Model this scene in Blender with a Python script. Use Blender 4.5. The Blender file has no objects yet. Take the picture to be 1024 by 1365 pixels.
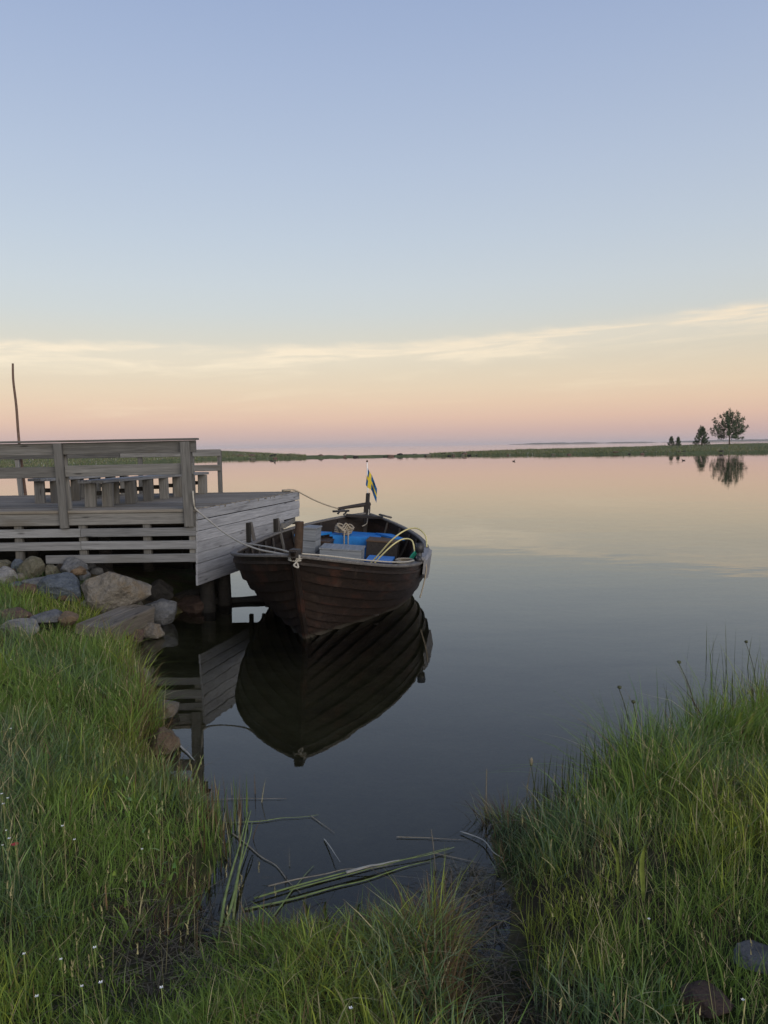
import bpy, bmesh, math, random
import numpy as np
from mathutils import Vector, Matrix, noise as mn

random.seed(7); rng = np.random.default_rng(7)
R = math.radians
scene = bpy.context.scene
C = scene.collection

# ------------------------------------------------------------------ camera
CAM_H = 2.0
cam_d = bpy.data.cameras.new('camera'); cam = bpy.data.objects.new('camera', cam_d); C.objects.link(cam)
cam.location = (0, 0, CAM_H)
cam.rotation_euler = (Matrix.Rotation(R(90 - 4.9), 3, 'X') @ Matrix.Rotation(R(-0.82), 3, 'Z')).to_euler()
cam_d.sensor_fit = 'VERTICAL'; cam_d.sensor_height = 34.6; cam_d.lens = 34.6 * 1025 / 1365
cam_d.clip_start = 0.05; cam_d.clip_end = 60000
scene.camera = cam

# ------------------------------------------------------------------ world: clear dusk sky, pink belt low down, one cirrus bank
world = bpy.data.worlds.new('World'); scene.world = world; world.use_nodes = True
nt = world.node_tree; nt.nodes.clear()
def s2l(c):
    return tuple(((v / 255) / 12.92 if v / 255 <= .04045 else ((v / 255 + .055) / 1.055) ** 2.4) for v in c)
def N(t, **kw):
    n = nt.nodes.new(t)
    for k, v in kw.items(): setattr(n, k, v)
    return n
def L(a, b): nt.links.new(a, b)
def M(op, a, b=None, c=None, clamp=False):
    n = nt.nodes.new('ShaderNodeMath'); n.operation = op; n.use_clamp = clamp
    for i, v in enumerate((a, b, c)):
        if v is None: continue
        if isinstance(v, (int, float)): n.inputs[i].default_value = v
        else: nt.links.new(v, n.inputs[i])
    return n.outputs[0]
tc = N('ShaderNodeTexCoord'); sep = N('ShaderNodeSeparateXYZ'); L(tc.outputs['Generated'], sep.inputs[0])
dx, dy, dz = sep.outputs
zc = M('MAXIMUM', dz, 0.0)
fac = M('SQRT', zc)
ramp = N('ShaderNodeValToRGB'); L(fac, ramp.inputs[0])
SKY = [(0, (182, 166, 175)), (.35, (189, 167, 172)), (1.1, (206, 171, 167)), (2.0, (222, 181, 164)), (3.1, (229, 192, 165)),
       (4.2, (230, 201, 170)), (5.3, (228, 205, 175)), (6.6, (222, 206, 181)), (8.0, (215, 207, 190)), (9.6, (208, 208, 202)),
       (11.5, (204, 208, 209)), (14.5, (196, 204, 213)), (19, (185, 196, 214)), (25, (170, 184, 211)), (32, (153, 170, 205)), (50, (124, 147, 194)), (90, (102, 126, 180))]
el = ramp.color_ramp.elements
while len(el) > 1: el.remove(el[-1])
for i, (e, c) in enumerate(SKY):
    p = math.sqrt(math.sin(R(e)))
    x = el[0] if i == 0 else el.new(p)
    x.position = p; x.color = s2l(c) + (1,)
# azimuth / elevation in degrees
az = M('MULTIPLY', M('ARCTAN2', dx, dy), 180 / math.pi)
eld = M('MULTIPLY', M('ARCSINE', dz), 180 / math.pi)
comb = N('ShaderNodeCombineXYZ'); L(M('MULTIPLY', az, .09), comb.inputs[0]); L(M('MULTIPLY', M('SUBTRACT', eld, M('MULTIPLY', az, .05)), .95), comb.inputs[1])
n1 = N('ShaderNodeTexNoise'); n1.inputs['Scale'].default_value = 1.0; n1.inputs['Detail'].default_value = 7; n1.inputs['Roughness'].default_value = .62; n1.inputs['Distortion'].default_value = .5
L(comb.outputs[0], n1.inputs['Vector'])
comb2 = N('ShaderNodeCombineXYZ'); L(M('MULTIPLY', M('ADD', az, M('MULTIPLY', eld, 1.6)), .33), comb2.inputs[0]); L(M('MULTIPLY', eld, .55), comb2.inputs[1])
n2 = N('ShaderNodeTexNoise'); n2.inputs['Scale'].default_value = 1.0; n2.inputs['Detail'].default_value = 6; n2.inputs['Roughness'].default_value = .65
L(comb2.outputs[0], n2.inputs['Vector'])
# bank of cirrus: its upper edge climbs slowly to the right
edge = M('ADD', 7.35, M('MULTIPLY', M('MINIMUM', M('MAXIMUM', az, 0.0), 45.0), .068))
wob = M('MULTIPLY', M('SUBTRACT', n2.outputs[0], .5), 1.0)
dd = M('SUBTRACT', M('ADD', edge, wob), eld)            # degrees below the upper edge
def sstep(v, a, b):
    n = nt.nodes.new('ShaderNodeMapRange'); n.interpolation_type = 'SMOOTHSTEP'
    n.inputs[1].default_value = a; n.inputs[2].default_value = b; L(v, n.inputs[0]); return n.outputs[0]
top = sstep(dd, -.35, .5); low = M('SUBTRACT', 1.0, sstep(dd, .5, 2.6))
streak = sstep(n1.outputs[0], .40, .62)
m1 = M('MULTIPLY', M('MULTIPLY', top, low), M('ADD', M('MULTIPLY', streak, .75), .25))
veil = M('MULTIPLY', M('MULTIPLY', sstep(dd, .2, 2.0), M('SUBTRACT', 1.0, sstep(dd, 3.0, 7.0))), sstep(n1.outputs[0], .5, .75))
mask = M('ADD', M('MULTIPLY', m1, 1.1), M('MULTIPLY', veil, .35), clamp=True)
mixc = N('ShaderNodeMixRGB'); L(mask, mixc.inputs[0]); L(ramp.outputs[0], mixc.inputs[1]); mixc.inputs[2].default_value = s2l((252, 229, 196)) + (1,)
# physical twilight sky adds the brighter side towards the low sun behind the viewer
SUN_EL, SUN_AZ = 15.0, 150.0       # azimuth from +Y, clockwise: behind the viewer, to the right
sky = N('ShaderNodeTexSky', sky_type='NISHITA'); sky.sun_disc = False
sky.sun_elevation = R(SUN_EL); sky.sun_rotation = R(SUN_AZ); sky.air_density = 1.0; sky.dust_density = 1.0; sky.ozone_density = 2.0
bg = N('ShaderNodeBackground'); L(mixc.outputs[0], bg.inputs[0]); bg.inputs[1].default_value = .66
bg2 = N('ShaderNodeBackground'); L(sky.outputs[0], bg2.inputs[0]); bg2.inputs[1].default_value = .02
add = N('ShaderNodeAddShader'); L(bg.outputs[0], add.inputs[0]); L(bg2.outputs[0], add.inputs[1])
wo = N('ShaderNodeOutputWorld'); L(add.outputs[0], wo.inputs[0])

# ------------------------------------------------------------------ sun: very weak, wide, after-glow from behind right
sd = bpy.data.lights.new('sun', 'SUN'); sun = bpy.data.objects.new('sun', sd); C.objects.link(sun)
sd.energy = 2.2; sd.angle = R(60); sd.color = (1, .92, .85)
sdir = Vector((math.sin(R(SUN_AZ)) * math.cos(R(SUN_EL)), math.cos(R(SUN_AZ)) * math.cos(R(SUN_EL)), math.sin(R(SUN_EL))))
sun.rotation_euler = sdir.to_track_quat('Z', 'Y').to_euler(); sun.location = (3, -5, 8)

vs = scene.view_settings; vs.view_transform = 'Standard'; vs.look = 'None'; vs.exposure = .4; vs.gamma = 1; vs.use_curve_mapping = False
scene.render.resolution_x = 768; scene.render.resolution_y = 1024
scene.cycles.max_bounces = 10; scene.cycles.transparent_max_bounces = 16

# ------------------------------------------------------------------ helpers
def tag(o, label=None, cat=None, group=None, kind=None):
    if label: o['label'] = label
    if cat: o['category'] = cat
    if group: o['group'] = group
    if kind: o['kind'] = kind
    return o
def empty(name, loc, rz=0.0):
    o = bpy.data.objects.new(name, None); C.objects.link(o); o.location = loc; o.rotation_euler = (0, 0, rz); o.empty_display_size = .2
    return o
def link(o, parent=None, world_coords=True):
    C.objects.link(o)
    if parent is not None:
        o.parent = parent
        if world_coords:
            q = parent
            while q is not None: o.location = o.location - q.location; q = q.parent
    return o
def mesh_obj(name, verts, faces, mat, parent=None, wc=True, smooth=False, loc=None):
    """verts in world (or boat) space; origin moved to loc or the mean"""
    v = np.array(verts, float)
    o0 = np.array(loc, float) if loc is not None else (v.min(0) + v.max(0)) / 2
    me = bpy.data.meshes.new(name); me.from_pydata((v - o0).tolist(), [], faces); me.update()
    if smooth: me.polygons.foreach_set('use_smooth', [True] * len(me.polygons))
    if mat: me.materials.append(mat)
    o = bpy.data.objects.new(name, me); o.location = o0
    return link(o, parent, wc)
def board(name, A, B, w, t, up, mat, parent=None, wc=True, jit=.0, ch=.004, lift=0):
    """plank from A to B: w along up, t across; chamfered long edges"""
    A = Vector(A); B = Vector(B)
    if jit:
        A = A + Vector([random.uniform(-jit, jit) for _ in range(3)]); B = B + Vector([random.uniform(-jit, jit) for _ in range(3)])
    X = (B - A); ln = X.length; X.normalize(); Z = Vector(up); Z = (Z - X * Z.dot(X)).normalized(); Y = Z.cross(X)
    hw, ht = w / 2, t / 2
    sec = [(-ht + ch, -hw), (ht - ch, -hw), (ht, -hw + ch), (ht, hw - ch), (ht - ch, hw), (-ht + ch, hw), (-ht, hw - ch), (-ht, -hw + ch)]
    vs_, fs = [], []
    for xx in (-ln / 2, ln / 2):
        for (a, b) in sec: vs_.append((xx, a, b))
    for i in range(8):
        j = (i + 1) % 8; fs.append((i, i + 8, j + 8, j))
    fs.append(tuple(range(8))); fs.append(tuple(range(15, 7, -1)))
    me = bpy.data.meshes.new(name); me.from_pydata(vs_, [], fs)
    bm = bmesh.new(); bm.from_mesh(me); bmesh.ops.recalc_face_normals(bm, faces=bm.faces); bm.to_mesh(me); bm.free()
    me.materials.append(mat)
    o = bpy.data.objects.new(name, me)
    o.rotation_euler = Matrix((X, Y, Z)).transposed().to_euler(); o.location = (A + B) / 2
    return link(o, parent, wc)
def smooth_path(pts, n=8):
    pts = [Vector(p) for p in pts]; out = []
    for i in range(len(pts) - 1):
        p0 = pts[max(i - 1, 0)]; p1 = pts[i]; p2 = pts[i + 1]; p3 = pts[min(i + 2, len(pts) - 1)]
        for k in range(n):
            t = k / n
            out.append(.5 * ((2 * p1) + (p2 - p0) * t + (2 * p0 - 5 * p1 + 4 * p2 - p3) * t * t + (3 * p1 - p0 - 3 * p2 + p3) * t ** 3))
    out.append(pts[-1]); return out
def tube_geo(pts, r, sides=7, flat=1.0):
    """r: number or function of 0..1"""
    pts = [Vector(p) for p in pts]; vs_, fs = [], []; n = len(pts); prev = None
    for i, p in enumerate(pts):
        d = (pts[min(i + 1, n - 1)] - pts[max(i - 1, 0)]).normalized()
        if prev is None:
            a = Vector((0, 0, 1)) if abs(d.z) < .9 else Vector((1, 0, 0)); u = d.cross(a).normalized()
        else: u = (prev - d * prev.dot(d)).normalized()
        prev = u; w = d.cross(u); rr = r(i / (n - 1)) if callable(r) else r
        for k in range(sides):
            an = 2 * math.pi * k / sides
            vs_.append(p + u * (rr * math.cos(an)) + w * (rr * flat * math.sin(an)))
    for i in range(n - 1):
        for k in range(sides):
            k2 = (k + 1) % sides; fs.append((i * sides + k, i * sides + k2, (i + 1) * sides + k2, (i + 1) * sides + k))
    fs.append(tuple(range(sides - 1, -1, -1))); fs.append(tuple((n - 1) * sides + k for k in range(sides)))
    return vs_, fs
def tube(name, pts, r, mat, parent=None, wc=True, sides=7, n=8, flat=1.0, loc=None):
    v, f = tube_geo(smooth_path(pts, n) if n else pts, r, sides, flat)
    return mesh_obj(name, v, f, mat, parent, wc, True, loc)
def join_geo(parts):
    V, F = [], []
    for v, f in parts:
        b = len(V); V += [tuple(p) for p in v]; F += [tuple(i + b for i in q) for q in f]
    return V, F
def box_geo(c, s, rz=0, taper=0):
    V = []
    for z in (-1, 1):
        for x, y in ((-1, -1), (1, -1), (1, 1), (-1, 1)):
            k = 1 - taper * (z > 0); a, b = x * s[0] / 2 * k, y * s[1] / 2 * k
            V.append((c[0] + a * math.cos(rz) - b * math.sin(rz), c[1] + a * math.sin(rz) + b * math.cos(rz), c[2] + z * s[2] / 2))
    return V, [(3, 2, 1, 0), (4, 5, 6, 7), (0, 1, 5, 4), (1, 2, 6, 5), (2, 3, 7, 6), (3, 0, 4, 7)]

# ------------------------------------------------------------------ materials
def newmat(name):
    global nt
    m = bpy.data.materials.new(name); m.use_nodes = True; nt = m.node_tree; nt.nodes.clear()
    out = N('ShaderNodeOutputMaterial'); return m, out
def principled(out, rough=.8, spec=.3):
    p = N('ShaderNodeBsdfPrincipled'); p.inputs['Roughness'].default_value = rough; p.inputs['Specular IOR Level'].default_value = spec
    L(p.outputs[0], out.inputs[0]); return p
def rampn(f, stops):
    r = N('ShaderNodeValToRGB'); e = r.color_ramp.elements
    while len(e) > 1: e.remove(e[-1])
    for i, (p, c) in enumerate(stops):
        x = e[0] if i == 0 else e.new(p); x.position = p; x.color = tuple(c) + (1,)
    L(f, r.inputs[0]); return r.outputs[0]
def noise(scale, detail=4, rough=.55, vec=None, dist=0):
    n = N('ShaderNodeTexNoise'); n.inputs['Scale'].default_value = scale; n.inputs['Detail'].default_value = detail
    n.inputs['Roughness'].default_value = rough; n.inputs['Distortion'].default_value = dist
    if vec is not None: L(vec, n.inputs['Vector'])
    return n.outputs[0]
def mixrgb(f, a, b, mode='MIX'):
    n = N('ShaderNodeMixRGB'); n.blend_type = mode
    for i, v in enumerate((f, a, b)):
        if isinstance(v, (int, float)): n.inputs[i].default_value = v
        elif isinstance(v, tuple): n.inputs[i].default_value = v + (1,)
        else: L(v, n.inputs[i])
    return n.outputs[0]
def bump(h, strength, dist, p):
    b = N('ShaderNodeBump'); b.inputs['Strength'].default_value = strength; b.inputs['Distance'].default_value = dist
    L(h, b.inputs['Height']); L(b.outputs[0], p.inputs['Normal']); return b
def coords(scale=(1, 1, 1), rand=True):
    """object coordinates, shifted by a random amount for each object"""
    t = N('ShaderNodeTexCoord'); mp = N('ShaderNodeMapping'); mp.inputs['Scale'].default_value = scale
    if rand:
        oi = N('ShaderNodeObjectInfo'); va = N('ShaderNodeVectorMath'); va.operation = 'MULTIPLY_ADD'
        cx = N('ShaderNodeCombineXYZ')
        for i in range(3): L(oi.outputs['Random'], cx.inputs[i])
        L(cx.outputs[0], va.inputs[0]); va.inputs[1].default_value = (37, 53, 71); L(t.outputs['Object'], va.inputs[2]); L(va.outputs[0], mp.inputs[0])
    else: L(t.outputs['Object'], mp.inputs[0])
    return mp.outputs[0]
def wood(name, dark, mid, light, rough=.85, grain=1.0, tone=.35, blotch=None, spec=.25, scum=False):
    m, out = newmat(name); p = principled(out, rough, spec)
    g = noise(1, 6, .65, coords((1.3, 34, 34)), .6)
    g2 = noise(1, 3, .5, coords((5, 130, 130)))
    col = rampn(g, [(.28, dark), (.5, mid), (.74, light)])
    col = mixrgb(.35, col, rampn(g2, [(.35, tuple(v * .55 for v in mid)), (.65, light)]))
    oi = N('ShaderNodeObjectInfo')
    tn = N('ShaderNodeMapRange'); tn.inputs[3].default_value = 1 - tone; tn.inputs[4].default_value = 1 + tone * .6; L(oi.outputs['Random'], tn.inputs[0])
    hs = N('ShaderNodeHueSaturation'); L(col, hs.inputs['Color']); L(tn.outputs[0], hs.inputs['Value']); col = hs.outputs[0]
    bl = noise(1, 5, .6, coords((1.4, 5, 5)))
    if blotch: col = mixrgb(M('MULTIPLY', sstep(bl, .52, .7), .7), col, blotch)
    # knots
    vo = N('ShaderNodeTexVoronoi'); vo.inputs['Scale'].default_value = 1; L(coords((2.2, 11, 11)), vo.inputs['Vector'])
    col = mixrgb(M('MULTIPLY', M('SUBTRACT', 1.0, sstep(vo.outputs['Distance'], .05, .16)), .75), col, tuple(v * .4 for v in dark))
    if scum:
        ge = N('ShaderNodeNewGeometry'); sz = N('ShaderNodeSeparateXYZ'); L(ge.outputs['Position'], sz.inputs[0])
        zz_ = M('ADD', sz.outputs[2], M('MULTIPLY', M('SUBTRACT', noise(5, 5, .65, ge.outputs['Position']), .5), .09))
        col = mixrgb(M('MULTIPLY', M('SUBTRACT', 1.0, sstep(zz_, .02, .075)), .6), col, (.06, .055, .042))
        mp2 = N('ShaderNodeMapping'); mp2.inputs['Scale'].default_value = (9, 9, 2.0); L(ge.outputs['Position'], mp2.inputs[0])
        col = mixrgb(M('MULTIPLY', sstep(noise(1, 6, .7, mp2.outputs[0]), .56, .75), .45), col, (.06, .042, .032))
    L(col, p.inputs['Base Color'])
    bump(M('ADD', g, M('MULTIPLY', g2, .5)), .6 * grain, .006, p); return m
M_deck = wood('weathered_wood', (.083, .084, .084), (.165, .167, .168), (.25, .253, .254), blotch=(.12, .118, .108), spec=.12)
M_top = wood('trodden_deck_wood', (.10, .09, .074), (.19, .172, .145), (.27, .248, .212), blotch=(.14, .122, .095), spec=.03, rough=.95)
M_rail = wood('weathered_rail_wood', (.058, .057, .054), (.125, .122, .114), (.20, .195, .182), blotch=(.10, .088, .07), spec=.12)
M_clad = wood('pale_grey_cladding', (.14, .143, .15), (.255, .26, .27), (.35, .355, .365), tone=.2, blotch=(.17, .172, .18), spec=.12)
M_clad_top = wood('stained_cladding', (.05, .05, .052), (.25, .255, .265), (.34, .345, .355), tone=.1, blotch=(.05, .05, .05), spec=.12)
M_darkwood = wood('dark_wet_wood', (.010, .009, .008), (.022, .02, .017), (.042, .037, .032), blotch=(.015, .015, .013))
M_hull = wood('tarred_hull_wood', (.005, .0038, .0034), (.014, .009, .0068), (.031, .019, .0135), rough=.6, blotch=(.045, .018, .011), spec=.35, grain=.8, scum=True)
M_inner = wood('dark_inner_wood', (.012, .0105, .01), (.024, .02, .018), (.042, .036, .032), rough=.7)
M_brown = wood('brown_wood', (.035, .021, .012), (.07, .043, .026), (.11, .07, .043), rough=.7)
M_gun = wood('grey_gunwale_wood', (.05, .046, .042), (.10, .093, .085), (.17, .158, .145), rough=.7)
M_crate = wood('grey_painted_wood', (.09, .10, .11), (.165, .18, .195), (.235, .25, .265), rough=.7, tone=.12)
M_beam = wood('old_timber', (.06, .052, .043), (.125, .11, .09), (.20, .18, .15), blotch=(.075, .055, .035))
M_pole = wood('bare_pole_wood', (.09, .055, .042), (.16, .10, .075), (.22, .15, .11))
def plain(name, col, rough=.6, spec=.3, var=.25, scale=9):
    m, out = newmat(name); p = principled(out, rough, spec)
    c = rampn(noise(scale, 5, .6, coords()), [(.3, tuple(v * (1 - var) for v in col)), (.7, tuple(min(1, v * (1 + var)) for v in col))]); L(c, p.inputs['Base Color'])
    return m
M_blue = plain('blue_paint', (.010, .145, .42), .5, .4, .2)
M_iron = plain('dark_iron', (.02, .02, .021), .55, .5)
M_rope = plain('pale_rope', (.33, .31, .265), .9, .2, .25, 60)
M_rope2 = plain('tan_rope', (.27, .23, .17), .9, .2, .25, 60)
M_hose = plain('yellow_hose', (.50, .44, .20), .55, .4, .15)
M_green = plain('green_rope', (.02, .22, .14), .8, .2, .2, 50)
M_flagb = plain('flag_blue', (.012, .075, .19), .85, .1, .15)
M_flagy = plain('flag_yellow', (.50, .38, .04), .85, .1, .15)
M_white = plain('white_paint', (.7, .69, .66), .6, .3, .1)
M_bird = plain('dark_feathers', (.04, .034, .03), .8, .2, .4, 30)
def stone_mat(name, base, second, lichen, la=.6):
    base, second, lichen = (tuple(x * .68 for x in q) for q in (base, second, lichen))
    m, out = newmat(name); p = principled(out, .88, .25); v = coords()
    c = rampn(noise(13, 9, .72, v, .4), [(.3, tuple(x * .5 for x in base)), (.48, base), (.7, second)])
    c = mixrgb(M('MULTIPLY', sstep(noise(5, 6, .65, v, .8), .5, .64), la), c, lichen)
    c = mixrgb(M('MULTIPLY', sstep(noise(70, 3, .6, v), .56, .7), .6), c, tuple(x * .35 for x in base))
    L(c, p.inputs['Base Color']); bump(M('ADD', noise(26, 9, .75, v), noise(9, 4, .6, v)), 1.0, .045, p); return m
ST_tan = stone_mat('tan_granite', (.25, .225, .185), (.36, .33, .28), (.27, .205, .13))
ST_grey = stone_mat('grey_granite', (.19, .195, .20), (.29, .295, .30), (.15, .155, .14))
ST_blue = stone_mat('blue_grey_stone', (.12, .145, .175), (.21, .24, .275), (.10, .12, .12))
ST_white = stone_mat('pale_stone', (.33, .325, .31), (.44, .43, .41), (.24, .22, .19))
ST_red = stone_mat('reddish_stone', (.17, .11, .085), (.25, .165, .13), (.12, .085, .07))
ST_orange = stone_mat('orange_stone', (.235, .165, .105), (.31, .235, .16), (.17, .135, .095))
ST_olive = stone_mat('olive_stone', (.17, .16, .115), (.25, .24, .18), (.12, .12, .07))
ST_darkred = stone_mat('shaded_red_stone', (.07, .043, .033), (.10, .066, .05), (.045, .035, .028))  # red stone with the shade under the platform put into its colour
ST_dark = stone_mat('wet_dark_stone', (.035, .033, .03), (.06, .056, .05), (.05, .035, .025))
def blade_mat(name, trans=.35, rough=.55):
    m, out = newmat(name)
    a = N('ShaderNodeVertexColor'); a.layer_name = 'col'
    p = N('ShaderNodeBsdfPrincipled'); p.inputs['Roughness'].default_value = rough; p.inputs['Specular IOR Level'].default_value = .25; L(a.outputs[0], p.inputs['Base Color'])
    t = N('ShaderNodeBsdfTranslucent'); L(a.outputs[0], t.inputs[0]); mx = N('ShaderNodeMixShader'); mx.inputs[0].default_value = trans
    L(p.outputs[0], mx.inputs[1]); L(t.outputs[0], mx.inputs[2]); L(mx.outputs[0], out.inputs[0]); return m
M_grass = blade_mat('grass_blades')
M_needle = blade_mat('needles', .15)
M_reed = plain('green_reed', (.18, .22, .06), .6, .3, .35, 20)
M_dry = plain('dry_reed', (.24, .20, .13), .8, .2, .35, 20)
M_pale = plain('bleached_reed', (.33, .31, .25), .8, .2, .2, 20)
M_petal = plain('white_petals', (.72, .72, .68), .8, .1, .05)
M_redpetal = plain('red_petals', (.30, .05, .045), .8, .1, .1)

# ground
m, out = newmat('bank_soil'); M_ground = m; p = principled(out, .95, .15)
gm = N('ShaderNodeNewGeometry'); sp_ = N('ShaderNodeSeparateXYZ'); L(gm.outputs['Position'], sp_.inputs[0])
soil = rampn(noise(5, 8, .7, gm.outputs['Position']), [(.3, (.022, .017, .011)), (.5, (.045, .036, .02)), (.7, (.075, .062, .034))])
moss = rampn(noise(9, 6, .7, gm.outputs['Position']), [(.3, (.018, .026, .008)), (.7, (.05, .065, .018))])
bed = rampn(noise(1.6, 8, .7, gm.outputs['Position']), [(.3, (.10, .082, .032)), (.5, (.19, .158, .07)), (.72, (.30, .255, .14))])
c = mixrgb(sstep(noise(1.6, 5, .6, gm.outputs['Position']), .42, .6), soil, moss)
c = mixrgb(sstep(M('ADD', sp_.outputs[2], M('MULTIPLY', noise(6, 4, .6, gm.outputs['Position']), .12)), .1, .0), c, bed)
L(c, p.inputs['Base Color']); bump(noise(24, 8, .7, gm.outputs['Position']), .8, .04, p)
# water
def water_mat(name, rip):
    m, out = newmat(name)
    gm = N('ShaderNodeNewGeometry'); pos = gm.outputs['Position']
    mp = N('ShaderNodeMapping'); mp.inputs['Scale'].default_value = (.55, 1.0, 1); mp.inputs['Rotation'].default_value = (0, 0, R(8)); L(pos, mp.inputs[0])
    h = M('ADD', noise(.9, 3, .45, mp.outputs[0], .3), M('MULTIPLY', noise(4.2, 2, .45, mp.outputs[0]), .12))
    patch = M('ADD', .45, M('MULTIPLY', sstep(noise(.11, 3, .5, mp.outputs[0]), .4, .66), 1.2))
    b = N('ShaderNodeBump'); b.inputs['Strength'].default_value = 1; b.inputs['Distance'].default_value = rip; L(M('MULTIPLY', h, patch), b.inputs['Height'])
    fr = N('ShaderNodeFresnel'); fr.inputs[0].default_value = 1.40; L(b.outputs[0], fr.inputs['Normal'])
    gl = N('ShaderNodeBsdfAnisotropic'); gl.inputs['Roughness'].default_value = .0; L(b.outputs[0], gl.inputs['Normal']); gl.inputs[0].default_value = (1, 1, 1, 1)
    tr = N('ShaderNodeBsdfTransparent'); tr.inputs[0].default_value = (.76, .71, .55, 1)
    df = N('ShaderNodeBsdfDiffuse'); df.inputs[0].default_value = (.022, .022, .016, 1)
    under = N('ShaderNodeMixShader'); under.inputs[0].default_value = .12; L(tr.outputs[0], under.inputs[1]); L(df.outputs[0], under.inputs[2])
    mx = N('ShaderNodeMixShader'); L(fr.outputs[0], mx.inputs[0]); L(under.outputs[0], mx.inputs[1]); L(gl.outputs[0], mx.inputs[2]); L(mx.outputs[0], out.inputs[0])
    return m
M_water = water_mat('calm_water', .0048)
M_sea = water_mat('sea_water', .03)
m, out = newmat('spit_turf'); M_spit = m; p = principled(out, .95, .1)
gm = N('ShaderNodeNewGeometry')
c = rampn(noise(.5, 8, .7, gm.outputs['Position']), [(.3, (.06, .07, .03)), (.5, (.09, .105, .045)), (.72, (.14, .14, .075))]); L(c, p.inputs['Base Color'])
M_island = plain('far_wood', (.035, .05, .03), .95, .05, .3, .01)

# ------------------------------------------------------------------ terrain
SHORE = [(-400, 40), (-60, 19), (-14, 13), (-7, 12.6), (-4.2, 12.3), (-2.7, 11.9), (-2.35, 11.0), (-2.30, 10.2), (-2.45, 9.6), (-2.68, 8.7), (-2.64, 8.05), (-2.5, 7.33), (-2.14, 6.58), (-1.8, 5.8), (-1.57, 5.18), (-1.53, 4.79),
         (-1.34, 4.41), (-1.04, 4.16), (-.87, 3.94), (-.80, 3.5), (-.86, 3.18), (-.80, 2.93), (-.70, 2.86), (-.66, 3.0), (-.55, 2.97), (-.30, 2.98), (0, 2.97),
         (.22, 2.92), (.285, 2.82), (.28, 2.75), (.25, 2.45), (.30, 2.2), (.40, 2.2), (.43, 2.5), (.50, 2.83), (.54, 3.23), (.51, 3.6), (.53, 3.83), (.72, 3.78),
         (1.0, 4.0), (1.38, 4.3), (1.79, 4.55), (2.22, 4.9), (2.74, 5.3), (4.05, 6.3), (8, 8.5), (16, 11), (60, 14), (400, 10), (400, -300), (-400, -300)]
SH = np.array(SHORE, float)
def shore_sd(x, y):
    """signed distance to the shoreline, positive on land"""
    x = np.asarray(x, float); y = np.asarray(y, float)
    d2 = np.full(x.shape, 1e18); inside = np.zeros(x.shape, bool); n = len(SH)
    for i in range(n):
        a = SH[i]; b = SH[(i + 1) % n]; e = b - a
        t = np.clip(((x - a[0]) * e[0] + (y - a[1]) * e[1]) / (e @ e), 0, 1)
        d2 = np.minimum(d2, (x - a[0] - t * e[0]) ** 2 + (y - a[1] - t * e[1]) ** 2)
        cr = ((a[1] > y) != (b[1] > y)) & (x < (b[0] - a[0]) * (y - a[1]) / (b[1] - a[1] + 1e-12) + a[0])
        inside ^= cr
    d = np.sqrt(d2); return np.where(inside, d, -d)
def wav(x, y, s, seed):
    r = np.random.default_rng(seed); o = np.zeros_like(x)
    for k in range(7):
        a = r.uniform(0, 6.28); f = s * r.uniform(.6, 1.9); ph = r.uniform(0, 6.28)
        o = o + np.sin(f * (x * math.cos(a) + y * math.sin(a)) + ph)
    return o / 4.0
def sm(t): t = np.clip(t, 0, 1); return t * t * (3 - 2 * t)
def ground_z(x, y):
    x = np.asarray(x, float); y = np.asarray(y, float)
    d = shore_sd(x, y) + .035 * wav(x, y, 7, 3)
    land = .07 * sm(d / .12) + .36 * (1 - np.exp(-np.maximum(d, 0) / 1.1)) + .03 * wav(x, y, 3.2, 5) * sm(d / .5) + .012 * wav(x, y, 11, 6) * sm(d / .2)
    land = land + .26 * sm(d / .9) * np.exp(-((y - 9.0) / 1.05) ** 2) * sm((-2.5 - x) / .6)
    mud = np.exp(-(((x + .80) / .20) ** 2 + ((y - 2.80) / .30) ** 2)) + np.exp(-(((x - .37) / .22) ** 2 + ((np.minimum(y, 4) - 2.4) / .62) ** 2))
    w = .085 * np.clip(mud, 0, 1) - .04 * sm(-d / .1) - .16 * np.maximum(-d, 0) ** .9
    return np.where(d > 0, land, np.maximum(w, -1.3))
def axis(a, b, step, outer):
    mid = np.arange(a, b + step / 2, step)
    lo = [a - v for v in outer]; hi = [b + v for v in outer]
    return np.array(sorted(lo) + mid.tolist() + hi)
outer = [.1, .25, .5, 1, 2, 4, 8, 14, 24, 40, 70, 120, 220, 380]
gx = axis(-6.5, 4.5, .045, outer); gy = axis(.6, 11.6, .045, outer)
GX, GY = np.meshgrid(gx, gy); GZ = ground_z(GX, GY)
def grid_obj(name, X, Y, Z, mat, smooth=True):
    ny, nx = X.shape
    me = bpy.data.meshes.new(name); co = np.stack([X, Y, Z], -1).reshape(-1, 3).astype(np.float32)
    i = np.arange(nx * ny).reshape(ny, nx); q = np.stack([i[:-1, :-1], i[:-1, 1:], i[1:, 1:], i[1:, :-1]], -1).reshape(-1)
    nf = len(q) // 4
    me.vertices.add(len(co)); me.vertices.foreach_set('co', co.ravel()); me.loops.add(len(q)); me.loops.foreach_set('vertex_index', q.astype(np.int32))
    me.polygons.add(nf); me.polygons.foreach_set('loop_start', np.arange(0, nf * 4, 4, dtype=np.int32)); me.polygons.foreach_set('loop_total', np.full(nf, 4, np.int32))
    me.update(); me.validate()
    if smooth: me.polygons.foreach_set('use_smooth', [True] * nf)
    me.materials.append(mat); o = bpy.data.objects.new(name, me); C.objects.link(o); return o
tag(grid_obj('ground', GX, GY, GZ, M_ground), kind='structure')

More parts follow.
